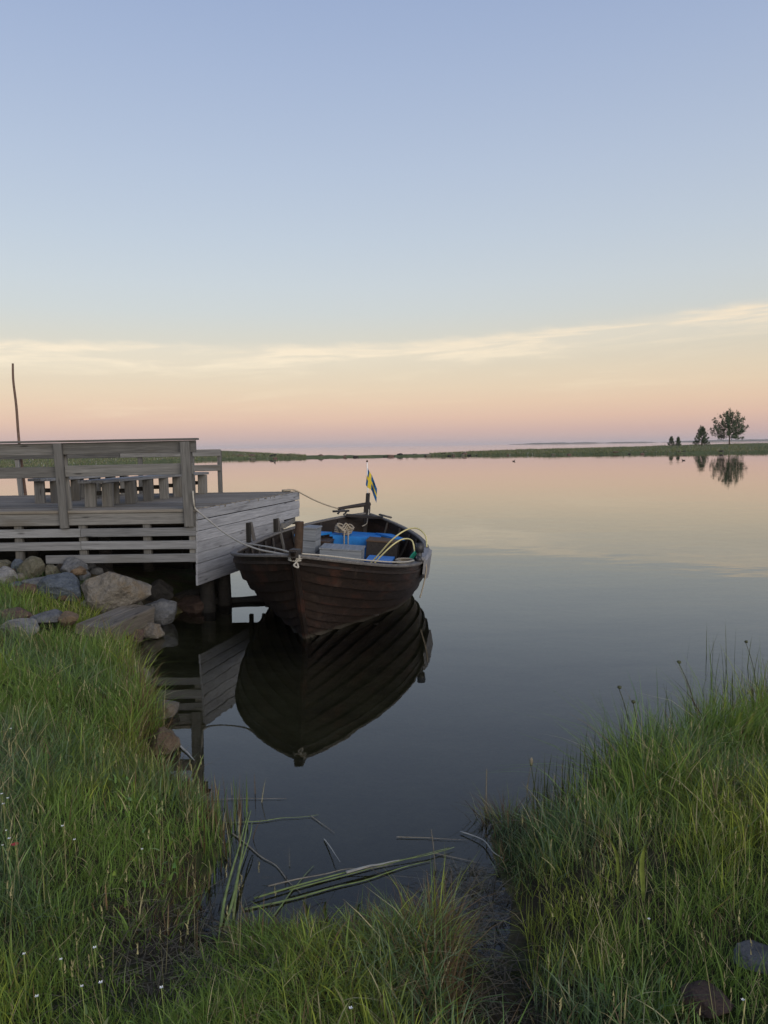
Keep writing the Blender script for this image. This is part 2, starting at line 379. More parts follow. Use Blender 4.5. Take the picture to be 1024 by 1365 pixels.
def sheet(name, x0, x1, y0, y1, z, mat):
    o = mesh_obj(name, [(x0, y0, z), (x1, y0, z), (x1, y1, z), (x0, y1, z)], [(0, 1, 2, 3)], mat, loc=(0, 0, z)); tag(o, kind='structure'); return o
sheet('lagoon_water', -350, 350, -3, 152, 0, M_water)
sheet('sea_water', -9000, 9000, 152.02, 12000, 0, M_sea)
bedm = sheet('lagoon_bed', -9000, 9000, -60, 12000, -1.35, M_ground)

# low marshy spit across the lagoon: bearing (x/y), distance of near and far edge, height at the back
SP = [(-1.6, 45, 120, 1.3), (-.75, 62, 200, 1.3), (-.50, 76, 300, 1.25), (-.45, 84, 320, 1.2), (-.36, 104, 340, 1.2), (-.28, 122, 350, 1.2), (-.21, 136, 330, 1.15), (-.17, 139, 230, .85), (-.13, 140, 180, .55), (-.09, 141, 158, .35), (-.02, 142, 155, .25), (.04, 142, 156, .3),
      (.085, 141, 166, .42), (.13, 140, 190, .55), (.18, 137, 206, .68), (.25, 134, 215, .8), (.33, 131, 235, .92), (.40, 128, 290, 1.0), (.476, 126, 350, 1.08), (.7, 120, 380, 1.15), (1.6, 110, 400, 1.2)]
SPA = np.array(SP)
def spit_p(r, t):
    dn = np.interp(r, SPA[:, 0], SPA[:, 1]); df = np.interp(r, SPA[:, 0], SPA[:, 2]); zt = np.interp(r, SPA[:, 0], SPA[:, 3])
    D = dn + (df - dn) * t + .9 * wav(r * 140, 0 * r, .5, 12) * (1 - t); x = r * D
    m_ = (D - dn); z = -.35 + .62 * sm(m_ / 4.0) + (zt - .3) * np.clip(t, 0, 1) ** .7 + .07 * wav(x, D, .45, 9) * sm(m_ / 5) + .05 * wav(x, D, 1.3, 19)
    z = z - (zt + .8) * sm((t - .9) / .1)
    return x, D, z
sr = np.concatenate([np.arange(-1.6, -.6, .03), np.arange(-.6, .62, .004), np.arange(.62, 1.61, .03)]); st = np.linspace(0, 1, 46) ** 1.9
SR, ST = np.meshgrid(sr, st); SX, SY, SZ = spit_p(SR, ST)
tag(grid_obj('spit', SX, SY, SZ, M_spit), kind='structure')

# low wooded islands on the sea horizon
def island(x0, x1, y, h, seed):
    n = 80; xs = np.linspace(x0, x1, n); t = np.linspace(0, 1, n)
    prof = h * np.sin(np.pi * t) ** .5 * (.75 + .25 * wav(xs, 0 * xs, 14 / (x1 - x0), seed)) + h * .08 * wav(xs, 0 * xs, 60 / (x1 - x0), seed + 1)
    prof = np.maximum(prof, .5)
    V, F = [], []
    for j, (yy, k) in enumerate(((-250, 0), (-150, .9), (0, 1), (250, 0))):
        for i in range(n): V.append((xs[i], y + yy, prof[i] * k - (1 if k == 0 else 0)))
    for j in range(3):
        for i in range(n - 1): F.append((j * n + i, j * n + i + 1, (j + 1) * n + i + 1, (j + 1) * n + i))
    o = mesh_obj('island', V, F, M_island, smooth=True, loc=((x0 + x1) / 2, y, 0)); tag(o, kind='structure')
island(1150, 1970, 7000, 15, 1); island(2060, 2500, 7200, 11, 2); island(2540, 4700, 7000, 20, 3)

# ------------------------------------------------------------------ wooden platform on piles
DZ = 1.31                       # deck level
def side_x(y): return -2.19 + (y - 8.9) * .26
plat = empty('wooden_platform', (-3.6, 10.5, 0)); tag(plat, 'weathered grey wooden platform with plank railings on piles beside the boat', 'platform')
UPZ = (0, 0, 1); XL = -7.6
y = 8.87; k = 0
while y < 12.05:
    w = random.uniform(.128, .136)
    board('deck_board', (XL, y + w / 2, DZ - .0175 + random.uniform(-.002, .002)), (side_x(y + w / 2) + .012 + random.uniform(-.01, .012), y + w / 2, DZ - .0175 + random.uniform(-.002, .002)), w, .035, (0, 1, 0), M_top, plat)
    y += w + .008
# front: edge board, three slats, studs
board('edge_board', (-3.69, 8.905, 1.203), (-2.2, 8.905, 1.208), .14, .032, UPZ, M_rail, plat); board('edge_board', (XL, 8.905, 1.2), (-3.70, 8.905, 1.203), .14, .032, UPZ, M_rail, plat)
for (za, zb, xs) in ((1.045, 1.042, (XL, -3.53, -2.185)), (.893, .89, (XL, -3.53, -2.185)), (.738, .738, (-3.95, -2.185))):
    for a, b in zip(xs[:-1], xs[1:]):
        board('slat', (a + .003, 8.895, za + random.uniform(-.003, .003)), (b - .003, 8.895, zb + random.uniform(-.003, .003)), .098, .028, UPZ, M_deck, plat)
for x, zb in ((-6.5, .3), (-5.4, .3), (-4.27, .54), (-3.52, .68), (-2.77, .68), (-2.235, .68)):
    board('stud', (x, 8.945, zb), (x, 8.945, 1.27), .07, .085, (0, 1, 0), M_rail, plat)
# front railing: posts outside, boards inside, flat cap
for x, lean, w in ((-6.9, 0, .1), (-5.25, 0, .1), (-3.70, -.035, .095), (-2.255, -.02, .112)):
    board('railing_post', (x, 8.862, 1.105), (x + lean, 8.862, 2.083), w, .05, (1, 0, 0), M_rail, plat, ch=.006)
    board('railing_post', (x, 9.0, DZ), (x + lean, 8.992, 2.083), w * .8, .045, (1, 0, 0), M_rail, plat, ch=.006)
board('railing_board', (XL, 8.915, 2.013), (-3.70, 8.915, 2.02), .135, .034, UPZ, M_rail, plat); board('railing_board', (-3.69, 8.915, 2.021), (-2.16, 8.915, 2.03), .135, .034, UPZ, M_rail, plat)
board('railing_board', (XL, 8.918, 1.742), (-3.69, 8.918, 1.752), .128, .034, UPZ, M_rail, plat); board('railing_board', (-3.68, 8.918, 1.762), (-2.2, 8.918, 1.772), .128, .034, UPZ, M_rail, plat)
board('railing_cap', (XL, 8.925, 2.095), (-2.145, 8.925, 2.113), .165, .022, (0, 1, 0), M_rail, plat)
# back railing
for x, lean in ((-7.2, 0), (-5.68, -.045), (-3.80, 0), (-2.99, 0), (-2.56, 0)):
    board('railing_post', (x, 12.05, DZ - .12), (x + lean, 12.05, 1.97), .062, .06, (1, 0, 0), M_rail, plat)
board('railing_board', (XL, 12.005, 1.93), (-4.1, 12.005, 1.93), .105, .028, UPZ, M_rail, plat); board('railing_board', (-4.09, 12.005, 1.93), (-2.53, 12.005, 1.935), .105, .028, UPZ, M_rail, plat)
board('railing_board', (XL, 12.005, 1.695), (-4.1, 12.005, 1.695), .095, .028, UPZ, M_rail, plat); board('railing_board', (-4.09, 12.005, 1.695), (-2.53, 12.005, 1.70), .095, .028, UPZ, M_rail, plat)
# side cladding, board by board, the lower ones ending short
sdv = Vector((.26, 1, 0)).normalized(); nrm = Vector((sdv.y, -sdv.x, 0))
A0 = Vector((-2.19, 8.9, 0)) + nrm * .016
LEN = 3.31
ends = [1.0, 1.0, .995, .80, .795, .76, .76]
zt = 1.298
for i, e in enumerate(ends):
    h = .123 if i else .118
    zc_ = zt - h / 2; zt -= h + (.011 if i == 0 else .0045)
    off = Vector((-.006 * i, 0, 0)) * (1 if i > 2 else .5)
    bo = board('cladding_board', A0 + sdv * (-.012 * i * .4) + off * .3 + Vector((0, 0, zc_ + random.uniform(-.002, .002))), A0 + sdv * (LEN * e) + Vector((0, 0, zc_ + random.uniform(-.003, .003))), h, .026, UPZ, M_clad if i else M_clad_top, plat)
    if i == 0: bo['label'] = 'top cladding board streaked with dark stains'
# back cladding of the same boards
zt = 1.265
for i in range(11):
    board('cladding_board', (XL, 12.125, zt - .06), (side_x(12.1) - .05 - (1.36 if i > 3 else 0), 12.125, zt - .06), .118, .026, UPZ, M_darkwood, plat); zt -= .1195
# support under the deck
for y in (9.15, 10.1, 11.0, 11.85):
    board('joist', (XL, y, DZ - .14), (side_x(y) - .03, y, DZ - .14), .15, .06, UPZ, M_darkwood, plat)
def pile(x, y, r, z1=1.1):
    v, f = tube_geo([(x, y, -1.2), (x + .01, y, .0), (x, y + .01, .5), (x, y, z1)], lambda t: r * (1.06 - .1 * t), 12)
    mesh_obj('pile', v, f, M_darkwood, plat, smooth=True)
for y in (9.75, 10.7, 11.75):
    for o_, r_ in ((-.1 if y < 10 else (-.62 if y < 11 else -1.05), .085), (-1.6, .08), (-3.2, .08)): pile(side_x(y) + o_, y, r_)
pile(side_x(9.35) - .12, 9.35, .09)
board('joist', (side_x(12.03) - .10, 11.2, .86), (side_x(12.03) - .06, 12.1, .86), .075, .06, UPZ, M_rail, plat)
# fender timbers on the side
for y, z0, z1 in ((10.18, .22, 1.01), (11.08, .22, .975)):
    bx_ = side_x(y)
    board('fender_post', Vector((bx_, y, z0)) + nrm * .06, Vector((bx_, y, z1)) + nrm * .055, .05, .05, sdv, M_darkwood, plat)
    board('fender_post', Vector((bx_, y, z0)) + nrm * .21 + sdv * .07, Vector((bx_, y, z1 + .005)) + nrm * .062 + sdv * .056, .045, .035, sdv, M_gun, plat)
# slack hanging line at the corner

# benches running across the deck
def bench(x0, ys, label):
    b = empty('plank_bench', (x0 + (ys[-1] - ys[0]) * .13, (ys[0] + ys[-1]) / 2, DZ)); tag(b, label, 'bench', 'low plank benches on the platform')
    for i, y in enumerate(ys):
        xc = x0 + (y - ys[0]) * .23
        for s in (-1, 1):
            board('leg', (xc + s * .105, y, DZ + .002), (xc + s * .105 + random.uniform(-.005, .005), y, DZ + .29), random.uniform(.122, .138), .045, (1, 0, 0), M_rail, b)
        board('cross_bar', (xc - .15, y + .045, DZ + .165), (xc + .15, y + .045, DZ + .165), .055, .04, UPZ, M_darkwood, b)
    for s in (-.085, .085):
        board('seat_plank', (x0 + s - .06, ys[0] - .1, DZ + .312), (x0 + s + (ys[-1] - ys[0]) * .23 + .03, ys[-1] + .1, DZ + .312), .16, .036, (1, 0, 0), M_deck, b)
bench(-3.47, (9.36, 9.86, 10.28, 10.7, 11.1, 11.48, 11.85), 'longer low plank bench on the platform, nearer its open right side')
bench(-4.46, (10.2, 10.62, 11.04, 11.45, 11.82), 'shorter low plank bench on the platform, farther left')
# bare pole
pl = tube('bare_pole', [(-5.60, 12.19, .4), (-5.68, 12.185, 1.3), (-5.735, 12.18, 2.1), (-5.75, 12.18, 2.7), (-5.775, 12.18, 3.1), (-5.768, 12.18, 3.37)], lambda t: .026 - .01 * t, M_pole, sides=8)
tag(pl, 'thin crooked bare wooden pole rising behind the platform railing', 'pole')
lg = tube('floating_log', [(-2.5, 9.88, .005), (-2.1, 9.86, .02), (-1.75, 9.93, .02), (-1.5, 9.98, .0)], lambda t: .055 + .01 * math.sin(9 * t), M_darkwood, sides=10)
tag(lg, 'dark waterlogged log floating between the platform piles and the boat', 'log')

# ------------------------------------------------------------------ clinker boat (boat frame: +X bow, +Y to the viewer's right, Z up from the waterline)
BH = R(-95.85)
HEEL = R(-4.0)
boat = empty('wooden_boat', (-.63, 10.04, 0), BH); boat.rotation_euler = (HEEL, 0, BH); tag(boat, 'dark tarred clinker-built wooden boat moored beside the platform', 'boat')
Bh = .5 * 2.2
def zmid(f): return -.3 + .97 * f ** 1.7
def ymid(f): return Bh * (1 - (1 - f) ** 1.8)
def stem_x(z): return 2.08 + (.77 * z ** .92 if z > 0 else 1.2 * z)
def stern_x(z): return -(2.38 + (.38 * z ** .8 if z > 0 else 1.0 * z))
def hullp(u, f, side, off=0.0):
    """u -1 stern .. 1 bow, f 0 keel .. 1 sheer"""
    bow = u >= 0; a = abs(u); ze = (-.28 + 1.25 * f ** 1.1) if bow else (-.28 + 1.16 * f ** 1.1)
    xe = stem_x(ze) if bow else -stern_x(ze)
    z = zmid(f) + (ze - zmid(f)) * a ** 2.3
    p_ = (1.08 + 1.9 * f ** 2.5) if bow else (1.5 + 1.1 * f ** 1.5)
    yv = .028 + (ymid(f)) * max(0, 1 - a ** p_) ** ((.90 - .08 * f) if bow else .92)
    return Vector(((1 if bow else -1) * a * xe, side * (yv + off), z))
def hulln(u, f, side):
    e = 1e-3; f1 = min(1, f + e); f0 = max(0, f - e); u1 = min(.999, u + e); u0 = max(-.999, u - e)
    n = (hullp(u1, f, side) - hullp(u0, f, side)).cross(hullp(u, f1, side) - hullp(u, f0, side))
    if n.y * side < 0: n = -n
    return n.normalized()
us = [math.sin(t * math.pi / 2) for t in np.linspace(-1, 1, 49)]
NS = 12
def strake(k, side):
    f0, f1 = k / NS, (k + 1) / NS; V, F = [], []
    f0b = max(0, f0 - .012)
    for u in us:
        uu = max(-.998, min(.998, u)); fm = (f0 + f1) / 2
        for f, o in ((f0b, .042), ((f0 + f1) / 2, .020), (f1, -.003), (f1, -.018), (f0b, .012)):
            tp = min(1, (1 - abs(u)) / .06)
            V.append(hullp(u, f, side) + hulln(uu, max(.02, f), side) * (o * (.35 + .65 * tp)))
    n = 5
    for i in range(len(us) - 1):
        for j in range(n):
            j2 = (j + 1) % n; F.append((i * n + j, i * n + j2, (i + 1) * n + j2, (i + 1) * n + j))
    F.append(tuple(range(n))); F.append(tuple((len(us) - 1) * n + j for j in range(n - 1, -1, -1)))
    me_o = mesh_obj('strake', V, F, M_hull, boat, wc=False)
    bm = bmesh.new(); bm.from_mesh(me_o.data); bmesh.ops.recalc_face_normals(bm, faces=bm.faces); bm.to_mesh(me_o.data); bm.free()
for k in range(NS):
    for s in (-1, 1): strake(k, s)
# ribs
for u in np.linspace(-.86, .86, 15):
    for s in (-1, 1):
        pts = [hullp(u, f, s) - hulln(u, max(f, .05), s) * .03 for f in np.linspace(.04, .985, 12)]
        v, f_ = tube_geo(pts, .021, 4); mesh_obj('rib', v, f_, M_inner, boat, wc=False)
# gunwales (inner and outer rail in one sweep) and a pale rubbing strip
def sweep(name, fn, mat, uu, sec):
    V, F = [], []
    for u in uu:
        p_, n_ = fn(u)
        for a, b in sec: V.append(p_ + n_ * a + Vector((0, 0, b)))
    n = len(sec)
    for i in range(len(uu) - 1):
        for j in range(n):
            j2 = (j + 1) % n; F.append((i * n + j, i * n + j2, (i + 1) * n + j2, (i + 1) * n + j))
    F.append(tuple(range(n))); F.append(tuple((len(uu) - 1) * n + j for j in range(n - 1, -1, -1)))
    o = mesh_obj(name, V, F, mat, boat, wc=False)
    bm = bmesh.new(); bm.from_mesh(o.data); bmesh.ops.recalc_face_normals(bm, faces=bm.faces); bm.to_mesh(o.data); bm.free(); return o
for s in (-1, 1):
    def gf(u, s=s):
        n_ = hulln(max(-.995, min(.995, u)), .98, s); n_.z = 0; n_.normalize(); return hullp(u, 1, s), n_
    uu = [u for u in us]
    sweep('gunwale', gf, M_gun, uu, [(-.035, .0), (.03, -.004), (.034, .012), (.026, .024), (-.032, .024), (-.038, .014)])
    sweep('rubbing_strake', lambda u, s=s: (hullp(u, .955, s), gf(u)[1]), M_hull, uu, [(.012, -.02), (.03, -.016), (.03, .01), (.012, .014)])
# stem, sternpost, keel
def post(name, prof, mat, fw, wd):
    V, F = [], []
    for (x, z, o) in prof:
        for yy, xo in ((-wd, -fw * .4), (-wd, fw * .35), (-wd * .45, fw), (wd * .45, fw), (wd, fw * .35), (wd, -fw * .4)): V.append((x + xo * o, yy, z))
    n = 6
    for i in range(len(prof) - 1):
        for j in range(n):
            j2 = (j + 1) % n; F.append((i * n + j, i * n + j2, (i + 1) * n + j2, (i + 1) * n + j))
    F.append(tuple(range(n))); F.append(tuple((len(prof) - 1) * n + j for j in range(n - 1, -1, -1)))
    o = mesh_obj(name, V, F, mat, boat, wc=False)
    bm = bmesh.new(); bm.from_mesh(o.data); bmesh.ops.recalc_face_normals(bm, faces=bm.faces); bm.to_mesh(o.data); bm.free(); return o
post('stem', [(stem_x(z), z, 1) for z in np.linspace(-.34, 1.03, 16)], M_hull, .075, .036)
post('sternpost', [(stern_x(z), z, -1) for z in np.linspace(-.34, 1.07, 14)], M_inner, .06, .035)
board('keel', (-2.0, 0, -.32), (1.75, 0, -.32), .07, .1, (0, 1, 0), M_hull, boat, wc=False)
board('stem_cap', (2.74, 0, 1.0), (2.91, 0, 1.01), .085, .075, (0, 1, 0), M_inner, boat, wc=False)
# rudder with tiller
V, F = join_geo([box_geo((-2.62, 0, .1), (.3, .035, .9)), box_geo((-2.78, 0, .85), (.16, .05, .75))])
mesh_obj('rudder', V, F, M_inner, boat, wc=False)
board('rudder_head', (-2.76, 0, .90), (-2.76, 0, 1.06), .11, .1, (1, 0, 0), M_inner, boat, wc=False)
tl = tube('tiller', [(-2.80, .03, 1.045), (-2.68, -.1, 1.025), (-2.52, -.26, 1.0), (-2.36, -.42, .972)], lambda t: .048 - .018 * t, M_inner, boat, wc=False, sides=8, flat=.8)
# breast hook, cleats at the stern
board('breast_hook', (-2.45, -.3, .865), (-2.45, .3, .865), .16, .04, (1, 0, 0), M_inner, boat, wc=False)
v1 = tube_geo(smooth_path([(-2.3, -.42, .89), (-2.33, -.36, .96), (-2.36, -.29, .93), (-2.34, -.33, .88)], 5), .016, 6); v2 = tube_geo([(-2.28, -.50, .93), (-2.36, -.24, .95)], .018, 6)
V, F = join_geo([v1, v2]); mesh_obj('cleat', V, F, M_iron, boat, wc=False, smooth=True)
v2 = tube_geo([(-2.28, .26, .93), (-2.2, .46, .90)], .03, 6, .5); mesh_obj('cleat', *v2, M_gun, boat, wc=False, smooth=True)
# inside: floor, bulkheads, blue seats
def halfw(u, f): return abs(hullp(u, f, 1).y)
for yy in np.arange(-.6, .61, .15):
    ln = 1.75 - .9 * abs(yy)
    board('floor_board', (-ln, yy, .10), (ln, yy, .10), .14, .022, (0, 1, 0), M_inner, boat, wc=False)
def plate(name, pts, z, t, mat):
    n = len(pts); V = [(x, y_, z) for x, y_ in pts] + [(x, y_, z - t) for x, y_ in pts]
    F = [tuple(range(n)), tuple(range(2 * n - 1, n - 1, -1))] + [(i, i + n, (i + 1) % n + n, (i + 1) % n) for i in range(n)]
    o = mesh_obj(name, V, F, mat, boat, wc=False)
    bm = bmesh.new(); bm.from_mesh(o.data); bmesh.ops.recalc_face_normals(bm, faces=bm.faces); bm.to_mesh(o.data); bm.free(); return o
ub, ua = -.52, -.80
def hx(u): return hullp(u, .8, 1).x
def hw(u, f=.8): return halfw(u, f) - .05
plate('stern_seat', [(hx(-.62), -.42), (hx(-.62), .34), (hx(-.66), .36), (hx(-.84), hw(-.84) * .9), (hx(-.84), -hw(-.84) * .9), (hx(-.66), -.44)], .635, .03, M_blue)
plate('side_seat', [(hx(-.44), -hw(-.44)), (hx(-.44), -hw(-.44) + .22), (hx(-.655), -.40), (hx(-.655), -hw(-.655))], .665, .03, M_blue)
plate('side_seat', [(hx(-.58), hw(-.58)), (hx(-.58), hw(-.58) - .16), (hx(-.76), .24), (hx(-.76), hw(-.76))], .665, .03, M_blue)
board('seat_front', (hx(-.60), -.36, .37), (hx(-.60), .16, .37), .52, .025, UPZ, M_blue, boat, wc=False)
# dark lockers either side of the blue front
def locker(x0, x1, y0, y1, z0, z1):
    V, F = box_geo(((x0 + x1) / 2, (y0 + y1) / 2, (z0 + z1) / 2), (x1 - x0, y1 - y0, z1 - z0)); o = mesh_obj('locker', V, F, M_inner, boat, wc=False)
    board('lid', (x0 - .01, (y0 + y1) / 2, z1 + .012), (x1 + .015, (y0 + y1) / 2, z1 + .012), (y1 - y0) + .02, .022, (0, 1, 0), M_brown, o, wc=False)
    l = o.children[0]; l.location = l.location - o.location
locker(hx(-.62), hx(-.46), -.66, -.345, .12, .56); locker(hx(-.62), hx(-.47), .20, .66, .12, .62)
board('thwart', (-.62, .30, .47), (-.62, .66, .47), .42, .03, (1, 0, 0), M_blue, boat, wc=False)
board('thwart', (.66, -.95, .47), (.66, .95, .47), .24, .035, (1, 0, 0), M_inner, boat, wc=False)
board('thwart', (-.35, -.98, .42), (-.35, .98, .42), .22, .035, (1, 0, 0), M_blue, boat, wc=False)
# mooring bitt near the bow, iron pins
bt = tube('mooring_post', [(1.62, -.22, .05), (1.62, -.22, .6), (1.62, -.22, 1.11), (1.62, -.22, 1.17)], lambda t: .048 if t < .93 else .034, M_brown, boat, wc=False, sides=12, n=4)
u_ = .30; g = hullp(u_, 1, 1)
V, F = join_geo([tube_geo([(g.x, g.y - .02, .55), (g.x, g.y - .02, g.z + .19)], .032, 8), tube_geo([(g.x, g.y - .02, g.z + .12), (g.x - .02, g.y - .02, g.z + .23)], .05, 8), tube_geo([(g.x - .14, g.y - .03, g.z + .05), (g.x + .14, g.y - .01, g.z + .05)], .035, 8)])
mesh_obj('oarlock', V, F, M_iron, boat, wc=False, smooth=True)
M_wear = wood('worn_grey_board', (.09, .09, .092), (.17, .17, .173), (.25, .25, .252))
# grey wear board outside the widest part of the right gunwale
V, F = [], []
uw = np.linspace(-.04, .32, 12)
for i, u in enumerate(uw):
    p_ = hullp(u, 1, 1); t_ = math.sin(math.pi * i / 11) ** .5
    for a, b in ((-.05, .07), (.04, .068), (.075, .04), (.062, -.13 - .10 * t_), (.038, -.13 - .10 * t_), (.045, .03), (-.05, .05)): V.append(p_ + Vector((0, a, b)))
n = 7
for i in range(len(uw) - 1):
    for j in range(n): F.append((i * n + j, i * n + (j + 1) % n, (i + 1) * n + (j + 1) % n, (i + 1) * n + j))
F.append(tuple(range(n))); F.append(tuple((len(uw) - 1) * n + j for j in range(n - 1, -1, -1)))
o = mesh_obj('wear_board', V, F, M_wear, boat, wc=False); o['label'] = 'pale grey wear board on the right gunwale'
bm = bmesh.new(); bm.from_mesh(o.data); bmesh.ops.recalc_face_normals(bm, faces=bm.faces); bm.to_mesh(o.data); bm.free()

# ---- things lying in or tied to the boat (world space)
BM = Matrix.Translation((-.63, 10.04, 0)) @ Matrix.Rotation(BH, 4, 'Z') @ Matrix.Rotation(HEEL, 4, 'X')
def W(x, y_, z): return BM @ Vector((x, y_, z))
def crate(cx, cy, z0, sx_, sy_, h, label, rz):
    c = W(cx, cy, z0); e_ = empty('wooden_crate', c, BH + rz); e_.rotation_euler = (HEEL, 0, BH + rz); tag(e_, label, 'crate')
    nb = max(1, round(h / .16))
    for i in range(nb):
        z = h * (i + .5) / nb; hh = h / nb - .004
        for s in (-1, 1):
            board('side_board', (-sx_ / 2, s * (sy_ / 2 - .01), z), (sx_ / 2, s * (sy_ / 2 - .01), z), hh, .018, UPZ, M_crate, e_, wc=False)
            board('end_board', (s * (sx_ / 2 + .009), -sy_ / 2, z), (s * (sx_ / 2 + .009), sy_ / 2, z), hh, .018, UPZ, M_crate, e_, wc=False)
    board('lid', (-sx_ / 2 - .03, 0, h + .011), (sx_ / 2 + .03, 0, h + .011), sy_ + .02, .02, (0, 1, 0), M_crate, e_, wc=False)
crate(.18, .06, .44, .40, .53, .26, 'low wide grey wooden crate lying amidships in the boat', R(2))
crate(.12, -.36, .46, .24, .17, .47, 'tall narrow grey wooden crate standing by the left gunwale of the boat', R(-4))
# flag
fx, fy = -2.80, .0
fl = empty('flag', W(fx, fy, 1.06)); tag(fl, 'limp blue and yellow cross flag on a short white staff at the stern', 'flag')
b0 = W(fx, fy, 1.06)
v, f_ = tube_geo([b0 + Vector((0, 0, -.12)), b0 + Vector((.004, 0, .35)), b0 + Vector((.002, 0, .68))], .0085, 8); mesh_obj('staff', v, f_, M_white, fl, smooth=True)
bm = bmesh.new(); bmesh.ops.create_icosphere(bm, subdivisions=2, radius=.018, matrix=Matrix.Translation(b0 + Vector((  .002, 0, .695)))); me = bpy.data.meshes.new('finial'); bm.to_mesh(me); bm.free(); me.materials.append(M_brown)
link(bpy.data.objects.new('finial', me), fl)
A_ = [0, .1, .2, .3, .4, .5, .6, .7, .8, .9, 1]; Bq = [0, .06, .12, .19, .25, .3125, .375, .4375, .5, .58, .66, .74, .82, .9, 1]
V, F, MI = [], [], []
top = b0 + Vector((.006, 0, .64))
for a in A_:
    for b in Bq:
        lat = .155 * b * (1 - .1 * a) - .06 * math.sin(min(1, b * 2.2) * math.pi) * (.35 + .65 * a)
        dep = .06 * math.sin(b * 13 + a * 1.6) * (b ** .5) * (.5 + .5 * a)
        V.append(top + Vector((lat, dep, -.27 * a - .41 * b ** 1.1 + .03 * a * b)))
nb = len(Bq)
for i in range(len(A_) - 1):
    for j in range(nb - 1):
        F.append((i * nb + j, i * nb + j + 1, (i + 1) * nb + j + 1, (i + 1) * nb + j)); MI.append(1 if (4 <= i <= 5 or 5 <= j <= 6) else 0)
fc = mesh_obj('cloth', V, F, M_flagb, fl, smooth=True); fc.data.materials.append(M_flagy); fc.data.polygons.foreach_set('material_index', MI)
# ropes
def rope(pts, r, mat, label, n=8, name='rope', cat='rope'): return tag(tube(name, pts, r, mat, n=n), label, cat)
sh_ = W(2.80, 0, 1.0)
crn = Vector((-2.17, 8.84, 1.30))
def sag(a, b, s, k=8): return [a.lerp(b, t) + Vector((0, 0, -s * 4 * t * (1 - t))) for t in np.linspace(0, 1, k)]
bow_loop = [sh_ + Vector((.065 * math.cos(t), .075 * math.sin(t), -.01 - .003 * t)) for t in np.linspace(math.pi, math.pi + 2 * math.pi * 2.4, 26)]
rope([crn + Vector((-.02, -.03, .22)), crn + Vector((-.01, -.035, .08)), crn + Vector((.0, .01, .005))] + sag(crn + Vector((.04, 0, -.01)), sh_ + Vector((-.065, 0, 0)), .13)[1:-1] + bow_loop, .0095, M_rope, 'pale mooring rope slung from the platform corner to the bow of the boat', 5)
g1 = hullp(.62, 1, -1); 
rope([W(.75, -1.2, .79), W(.95, -1.12, .82), W(1.6, -.82, .885), W(2.3, -.38, .965), W(2.75, -.08, 1.0), W(2.86, .05, .985), W(2.88, .03, .93), W(2.9, .01, .90), W(2.89, .05, .88), W(2.87, .035, .92)], .0085, M_rope, 'thinner pale rope running along the left gunwale to the stem')
rope([W(2.8, .06, 1.0)] + [W(hullp(u, 1, 1).x, hullp(u, 1, 1).y - .03, hullp(u, 1, 1).z + .047) for u in (.93, .85, .75, .62, .5, .4)], .008, M_rope, 'pale rope lying along the right gunwale from the stem')
cb = Vector((-1.42, 12.0, DZ))
rope([cb + Vector((-.12, -.02, .012)), cb + Vector((-.05, -.02, .03)), cb + Vector((.04, .0, .02))] + sag(cb + Vector((.08, 0, .005)), W(-2.36, -.42, .975), .03)[1:], .011, M_rope2, 'tan stern rope stretched from the far platform corner to the tiller')
V, F = join_geo([tube_geo(smooth_path([cb + Vector((-.10 + .06 * math.cos(t), -.02 + .04 * math.sin(t), (.012 + .0016 * i))) for i, t in enumerate(np.linspace(0, 6.28 * 2.2, 14))], 4), .012, 6)])
tag(mesh_obj('rope_coil', V, F, M_rope2, smooth=True), 'small tan rope coil on the far right corner of the platform', 'rope')
rope([W(-2.74, .03, 1.0), W(-2.68, .04, .92), W(-2.62, .035, .82), W(-2.55, .03, .74), W(-2.48, -.03, .70)], .008, M_rope, 'short pale rope end hanging from the sternpost')
pts = []
for i in range(60):
    t = i * .55; rr = .10 + .035 * math.sin(i * 1.7)
    pts.append(W(-1.72 + rr * math.cos(t), -.22 + rr * 1.15 * math.sin(t), .655 + .0022 * i * (1 + .3 * math.sin(i * 2.3))))
V, F = join_geo([tube_geo(smooth_path(pts, 3), .012, 6), tube_geo(smooth_path([W(-1.62, -.20, .72), W(-1.52, -.18, .66), W(-1.50, -.17, .5), W(-1.50, -.165, .42)], 5), .010, 6), tube_geo(smooth_path([W(-1.62, -.15, .72), W(-1.52, -.12, .66), W(-1.50, -.11, .52)], 5), .010, 6)])
tag(mesh_obj('rope_coil', V, F, M_rope2, smooth=True), 'tangled tan rope coil heaped on the blue stern seat', 'rope')
# hoses and green line by the right gunwale
rope([W(-.35, .36, .43), W(-.33, .50, .60), W(-.30, .66, .80), W(-.36, .83, .93), W(-.36, .98, .96), W(-.25, 1.10, .88), W(-.12, 1.13, .75)], .0105, M_hose, 'higher arching yellow hose looped over the right gunwale of the boat', name='hose', cat='hose')
rope([W(-.10, .44, .47), W(-.12, .56, .62), W(-.18, .70, .76), W(-.26, .82, .82), W(-.22, .93, .80), W(-.06, .98, .66)], .010, M_hose, 'lower yellow hose curving inside the boat', name='hose', cat='hose')
V, F = join_geo([tube_geo(smooth_path([W(.02 + i * .05, 1.06 - i * .02, .74), W(.10 + i * .05, .98 - i * .02, .64), W(.16 + i * .05, .94, .48)], 5), .011, 6) for i in range(3)])
tag(mesh_obj('green_rope', V, F, M_green, smooth=True), 'green rope strands hanging inside the right gunwale', 'rope')
pts = [W(.42 + (.17 + .02 * math.sin(i * 1.3)) * math.cos(i * .6), .90 + (.11 + .015 * math.cos(i * 1.9)) * math.sin(i * .6), .56 + .002 * i) for i in range(42)]
